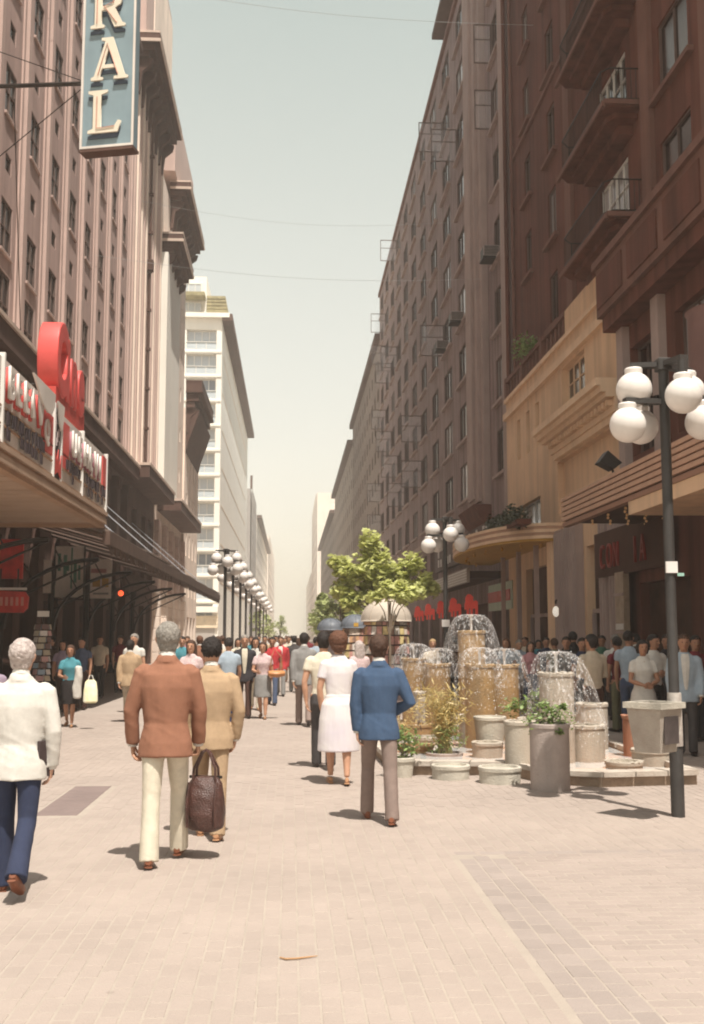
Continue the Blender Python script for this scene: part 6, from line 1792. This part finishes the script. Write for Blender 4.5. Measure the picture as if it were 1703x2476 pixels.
# (template, u in the photo, distance, facing, height, skin, hair, top, bottom, shoe, shirt, label)
CROWD = [
 ('TJ', 736, 20.8, 0, 1.76, 'mid', 'black', 'grey', 'warm grey', 'black', 'white', 'person in grey suit jacket walking away left of the cream shirt'),
 ('TJ', 594, 22.9, 180, 1.72, 'mid', 'grey', 'charcoal', 'dark brown', 'black', 'cream', 'person in open dark suit with pale shirt walking towards the camera'),
 ('WS', 638, 22.6, 176, 1.57, 'mid', 'brown', 'floral', 'grey', 'tan', None, 'person in pale floral blouse and grey skirt with an orange handbag'),
 ('WT', 620, 25.2, 184, 1.66, 'mid', 'black', 'white', 'cream', 'tan', None, 'dark-haired person in all white behind the orange handbag'),
 ('TS', 660, 27.0, 182, 1.67, 'dark', 'black', 'red', 'denim', 'black', None, 'person in bright red shirt and jeans walking towards the camera'),
 ('TS', 556, 20.5, 0, 1.66, 'mid', 'black', 'light blue', 'navy', 'black', None, 'person in light blue shirt walking away left of the dark suit'),
 ('TS', 530, 26.0, 0, 1.68, 'mid', 'brown', 'beige', 'dark brown', 'black', None, 'person in beige shirt and brown trousers walking away, above the tan suit'),
 ('WT', 468, 19.5, 170, 1.62, 'mid', 'brown', 'floral', 'navy', 'black', None, 'person in patterned white blouse between the brown and tan jackets'),
 ('TS', 446, 27.0, 180, 1.68, 'mid', 'black', 'turquoise', 'dark grey', 'black', None, 'person in turquoise shirt just right of the grey head'),
 ('TJ', 323, 21.8, 0, 1.62, 'mid', 'black', 'tan', 'beige', 'brown', 'white', 'person in tan jacket walking away, left of the rust brown jacket'),
 ('TT', 333, 24.5, 180, 1.72, 'mid', 'grey', 'white', 'beige', 'brown', None, 'grey-haired person in white short-sleeved shirt behind the tan jacket'),
 ('WS', 184, 20.8, 184, 1.52, 'dark', 'brown', 'turquoise', 'black', 'tan', None, 'short person in turquoise top and dark skirt at the edge of the shade'),
 ('TS', 252, 30.4, 180, 1.70, 'dark', 'brown', 'beige', 'black', 'black', None, 'person in beige open shirt and black trousers in the left shade'),
 ('TT', 210, 25.5, 190, 1.64, 'dark', 'black', 'denim', 'dark brown', 'black', None, 'person in denim blue shirt behind the turquoise top'),
 ('WT', 166, 25.0, 176, 1.60, 'dark', 'black', 'lilac', 'dark brown', 'black', None, 'person in lilac blouse in the left shade'),
 ('TT', 140, 27.5, 150, 1.68, 'dark', 'black', 'dark brown', 'black', 'black', None, 'person in dark brown clothes deepest in the left shade'),
 ('WT', 4, 14.6, 20, 1.45, 'dark', 'black', 'lilac', 'navy', 'black', None, 'short person in lilac top cut by the left picture edge'),
 ('TT', 300, 33.0, 180, 1.68, 'mid', 'brown', 'maroon', 'dark grey', 'black', None, 'person in maroon shirt far back under the left canopy'),
 # right crowd: skin and clothes coloured darker for the shade of the block
 ('TS2', 1437, 16.6, 8, 1.70, 'dark', 'black', 'beige', 'dark brown', 'black', None, 'person in pale beige shirt with folded arms behind the water dome'),
 ('TT', 1527, 18.6, -12, 1.76, 'dark', 'black', 'light blue', 'denim', 'black', None, 'tall person in pale blue t-shirt and jeans in the right crowd'),
 ('WD', 1560, 16.0, 172, 1.62, 'dark', 'black', 'white', None, 'tan', None, 'dark-haired person in white dress with joined hands by the litter bin'),
 ('TS2', 1586, 17.6, 196, 1.70, 'dark', 'black', 'white', 'black', 'black', None, 'person in white long sleeves standing behind the white dress'),
 ('TJ2', 1663, 15.4, 165, 1.70, 'dark', 'brown', 'light blue', 'dark grey', 'black', 'white', 'person in pale grey-blue jacket at the right edge behind the lamp post'),
 ('TT', 1500, 19.2, 30, 1.66, 'dark', 'black', 'maroon', 'olive', 'black', None, 'person in dark red shirt left of the pale blue t-shirt'),
 ('TJ2', 1390, 22.5, 10, 1.76, 'dark', 'black', 'black', 'black', 'black', 'black', 'tall person in black in front of the fluted pier'),
 ('TT', 1372, 21.0, 190, 1.66, 'dark', 'black', 'dark grey', 'dark brown', 'black', None, 'person in dark grey shirt left of the tall person in black'),
 ('TT', 1410, 20.0, 200, 1.64, 'dark', 'black', 'navy', 'dark grey', 'black', None, 'person in navy shirt beside the folded arms'),
 ('TS', 1494, 21.5, 170, 1.72, 'dark', 'grey', 'white', 'dark grey', 'black', None, 'person with white collar half hidden in the right crowd'),
 ('WT', 1226, 25.0, 150, 1.64, 'mid', 'reddish', 'light blue', 'denim', 'tan', None, 'reddish-haired person right of the tallest fountain column'),
 ('TS', 1256, 26.0, 190, 1.60, 'mid', 'grey', 'light blue', 'grey', 'black', None, 'grey-haired person in light blue behind the fountain'),
 ('WT', 1284, 24.2, 178, 1.56, 'mid', 'brown', 'pink', 'denim', 'tan', None, 'person in pink blouse behind the front water dome'),
 ('TT', 1272, 28.5, 160, 1.64, 'dark', 'brown', 'beige', 'dark brown', 'black', None, 'person in beige shirt behind the pink blouse'),
 ('TS', 1323, 26.0, 170, 1.66, 'dark', 'black', 'navy', 'grey', 'black', None, 'person in navy shirt right of the pink blouse'),
 ('TT', 1345, 24.0, 30, 1.62, 'dark', 'brown', 'olive', 'dark grey', 'black', None, 'person in olive shirt standing left of the dark grey shirt'),
 ('WS', 1303, 29.0, 185, 1.58, 'dark', 'black', 'turquoise', 'navy', 'black', None, 'person in turquoise blouse far behind the fountain'),
 ('TS', 1046, 25.0, 180, 1.62, 'mid', 'blond', 'beige', 'brown', 'brown', None, 'fair-haired person in beige between the kiosk and the fountain'),
 ('WT', 869, 20.5, 10, 1.60, 'mid', 'white', 'floral', 'warm grey', 'black', None, 'pale-haired person in patterned blouse left of the blue jacket'),
 ('TJ', 1100, 29.0, 0, 1.68, 'dark', 'black', 'dark brown', 'black', 'black', 'white', 'person in dark brown jacket behind the tallest column'),
 ('TT', 1460, 24.5, 180, 1.68, 'dark', 'black', 'green', 'dark grey', 'black', None, 'person in green shirt deep in the right crowd'),
 ('TJ2', 1545, 21.5, 20, 1.72, 'dark', 'black', 'dark brown', 'dark brown', 'black', 'white', 'person in dark brown jacket behind the pale blue t-shirt'),
 ('TT', 1620, 19.0, 180, 1.70, 'dark', 'black', 'charcoal', 'charcoal', 'black', None, 'person in charcoal standing just left of the right lamp post'),
 ('TT', 1690, 17.5, 200, 1.68, 'dark', 'black', 'maroon', 'charcoal', 'black', None, 'person in maroon shirt at the right picture edge'),
 # beyond
 ('TJ', 680, 31, 180, 1.68, 'mid', 'brown', 'red', 'grey', 'black', 'white', 'far person in red jacket in the open middle of the street'),
 ('TJ', 712, 33, 0, 1.70, 'mid', 'black', 'dark grey', 'grey', 'black', 'white', 'far person in dark grey jacket right of the empty strip of paving'),
 ('TS', 699, 40, 180, 1.68, 'mid', 'brown', 'cream', 'beige', 'brown', None, 'far person in cream shirt near the vanishing point'),
 ('WT', 722, 36, 0, 1.62, 'mid', 'brown', 'beige', 'warm grey', 'tan', None, 'far person in beige blouse seen beside the grey suit'),
 ('TS', 765, 30, 0, 1.66, 'mid', 'black', 'light blue', 'grey', 'black', None, 'person in light blue shirt seen between the grey suit and cream shirt'),
 ('WS', 690, 47, 180, 1.60, 'mid', 'brown', 'pink', 'grey', 'tan', None, 'far person in pink blouse in mid street'),
 ('TS', 668, 44, 180, 1.70, 'mid', 'black', 'white', 'navy', 'black', None, 'far person in white shirt behind the red jacket'),
 ('TJ', 642, 38, 180, 1.70, 'mid', 'black', 'tan', 'brown', 'black', 'white', 'far person in tan jacket above the orange handbag'),
 ('TS', 610, 34, 180, 1.68, 'mid', 'brown', 'turquoise', 'beige', 'black', None, 'person in turquoise shirt behind the dark suit'),
 ('WT', 578, 31, 180, 1.62, 'mid', 'black', 'cream', 'denim', 'tan', None, 'person in cream blouse left of the dark suit'),
 ('TS', 540, 33, 0, 1.70, 'mid', 'brown', 'white', 'grey', 'black', None, 'person in white shirt behind the light blue shirt, walking away'),
 ('WS', 505, 30, 180, 1.60, 'mid', 'black', 'white', 'maroon', 'tan', None, 'person in white blouse and maroon skirt above the tan suit head'),
 ('TJ', 487, 28, 0, 1.70, 'mid', 'reddish', 'brown', 'dark brown', 'black', 'white', 'reddish-haired person in brown jacket behind the patterned blouse'),
 ('TS', 458, 34, 180, 1.68, 'mid', 'brown', 'pink', 'grey', 'black', None, 'person in pink shirt far behind the grey head'),
 ('TS', 520, 42, 180, 1.70, 'mid', 'black', 'orange', 'navy', 'black', None, 'far person in orange shirt under the left lamps'),
 ('WT', 555, 45, 180, 1.62, 'mid', 'brown', 'lilac', 'grey', 'tan', None, 'far person in lilac blouse under the left lamps'),
 ('TS', 590, 48, 0, 1.70, 'mid', 'black', 'beige', 'dark grey', 'black', None, 'far person in beige shirt by the third left lamp'),
 ('TS', 628, 52, 180, 1.70, 'mid', 'black', 'light blue', 'beige', 'black', None, 'far person in light blue shirt beyond the red shirt'),
 ('WS', 652, 58, 180, 1.60, 'mid', 'brown', 'white', 'black', 'tan', None, 'far person in white blouse and black skirt'),
 ('TJ', 676, 62, 0, 1.72, 'mid', 'black', 'navy', 'navy', 'black', 'white', 'far person in navy suit'),
 ('TS', 706, 56, 0, 1.70, 'mid', 'black', 'white', 'charcoal', 'black', None, 'far person in white shirt and charcoal trousers'),
 ('WT', 728, 50, 180, 1.62, 'mid', 'black', 'orange', 'cream', 'tan', None, 'far person in orange blouse and cream trousers'),
 ('TS', 745, 44, 0, 1.70, 'mid', 'brown', 'maroon', 'beige', 'black', None, 'far person in maroon shirt and beige trousers'),
 ('TS', 693, 72, 180, 1.70, 'mid', 'black', 'cream', 'navy', 'black', None, 'tiny far person in cream shirt and navy trousers'),
 ('TJ', 664, 78, 0, 1.70, 'mid', 'black', 'beige', 'grey', 'black', 'white', 'tiny far person in beige jacket'),
 ('TS', 716, 80, 180, 1.70, 'mid', 'black', 'red', 'black', 'black', None, 'tiny far person in red shirt'),
]
for t_, u, d, rz, H, sk, hr, top, bot, shoe, shirt, lab in CROWD:
    assert lab not in seen_labels, lab
    seen_labels.add(lab)
    put(ALL[t_], (u - 703.5) / F * d * 1.0, d, rz + random.uniform(-6, 6), H, sk, hr, top, bot, shoe, shirt, lab)

# ------------------------------------------------------------------ carried things
def hand_pos(P, x, y, rz, H, i):
    S, E, Wp, d2, side = P[1]['arms'][i]
    v = (Wp + d2 * .10) * (H / 1.75)
    return Matrix.Rotation(R(rz), 3, 'Z') @ v + Vector((x, y, .005))
h = hand_pos(P2, -.94, 8.4, 0, 1.79, 1)
leather = mat('bag_leather', (.075, .032, .025), .36, .25, 9, .5, 90, coords='obj', spec=.5)
bag = empty('leather_bag', (h.x + .06, h.y + .05, h.z + .04), 'soft dark brown leather travel bag hanging from the hand of the one in brown', 'bag', rz=R(-12))
b = MB()
b.tube([(0, 0, -.20), (0, 0, -.25), (0, 0, -.34), (0, 0, -.48), (0, 0, -.58), (0, 0, -.61)], [(.10, .04), (.135, .08), (.152, .12), (.160, .14), (.148, .12), (.10, .08)], 24)
bm_ = solid(b, .011, 4, 'bag_body'); displace(bm_, fold(.010, 9)); bm_.materials.append(leather); link('bag_body', bm_, bag)
for s in (-1, 1):
    b = MB(); b.tube([(-.09, s * .05, -.25), (-.085, s * .04, -.14), (-.03, s * .012, -.02), (0, 0, .0), (.03, s * .012, -.02), (.085, s * .04, -.14), (.09, s * .05, -.25)], .011, 6); b.build('handle', leather, bag, smooth=True)
b = MB(); b.box(-.13, .13, -.008, .008, -.216, -.196); b.build('zip', iron, bag)
for x in (-.11, .11):
    b = MB(); b.tube([(x, -.082, -.24), (x, -.130, -.40), (x, -.112, -.57)], (.012), 6); b.build('strap', leather, bag, smooth=True)
h = hand_pos(P1, -1.83, 7.55, 2, 1.66, 1)
e = empty('black_folder', (h.x - .015, h.y - .055, h.z + .03), 'flat black folder held against the side of the white jacket', 'folder', rz=R(62))
b = MB(); b.chbox(-.09, .07, -.012, .012, .0, .24, .004); b.build('cover', mat('folder_black', (.05, .035, .035), .45, .1), e)
hx = (638 - 703.5) / F * 22.6
e = empty('orange_handbag', (hx + .28, 22.45, .93), 'tan orange shoulder bag carried in the middle of the street', 'bag', rz=R(10))
b = MB(); b.tube([(-.17, 0, 0), (-.15, 0, 0), (0, 0, -.012), (.15, 0, 0), (.17, 0, 0)], [(.08, .05), (.10, .06), (.115, .075), (.10, .06), (.08, .05)], 14); b.build('bag_body', mat('bag_orange', (.50, .22, .085), .45, .12, 9), e, smooth=True)
b = MB(); b.tube([(-.13, 0, .08), (-.10, 0, .36), (-.02, .1, .50), (.10, 0, .34), (.13, 0, .08)], .009, 5); b.build('strap', mat('strap_orange', (.36, .15, .06), .5), e)
e = empty('shopping_bag', ((233 - 703.5) / F * 20.2, 20.2, .48), 'yellow and white plastic shopping bag beside the turquoise top', 'bag', rz=R(6))
b = MB(); b.tube([(0, 0, 0), (0, 0, .03), (0, 0, .22), (0, 0, .38), (0, 0, .42)], [(.10, .03), (.13, .055), (.125, .05), (.10, .03), (.06, .012)], 16); b.build('bag_body', mat('plastic_yellow', (.74, .68, .30), .4, .1, 9, c2=(.8, .78, .7)), e, smooth=True)
b = MB(); b.tube([(-.05, 0, .41), (-.02, 0, .5), (.02, 0, .5), (.05, 0, .41)], .008, 5); b.build('handle', mat('plastic_white', (.8, .78, .72), .4), e)
e = empty('white_parcel', ((203 - 703.5) / F * 20.5, 20.5, .74), 'folded white cardigan hanging over the arm of the turquoise top', 'clothing')
b = MB(); b.tube([(0, 0, .40), (0, 0, .38), (0.01, 0, .2), (-.02, 0, .0), (-.01, 0, -.18), (-.01, 0, -.20)], [(.04, .05), (.07, .07), (.08, .07), (.085, .06), (.08, .05), (.05, .03)], 12); me_ = solid(b, .014, 3, 'fabric'); displace(me_, fold(.012, 3)); me_.materials.append(CM['white']); link('fabric', me_, e)
e.name = 'white_cardigan'

# ------------------------------------------------------------------ summer haze over the far street
hz = MB(); hz.box(-60, 70, -45, 720, -2.2, 62)
hm_ = bpy.data.materials.new('haze'); hm_.use_nodes = True
nt = hm_.node_tree; nt.nodes.clear()
pv = nt.nodes.new('ShaderNodeVolumePrincipled'); mo = nt.nodes.new('ShaderNodeOutputMaterial')
pv.inputs['Density'].default_value = HAZE
pv.inputs['Color'].default_value = (.93, .90, .84, 1)
pv.inputs['Anisotropy'].default_value = .2
nt.links.new(pv.outputs[0], mo.inputs['Volume'])
if HAZE > 0: tag(hz.build('haze', hm_), kind='stuff')
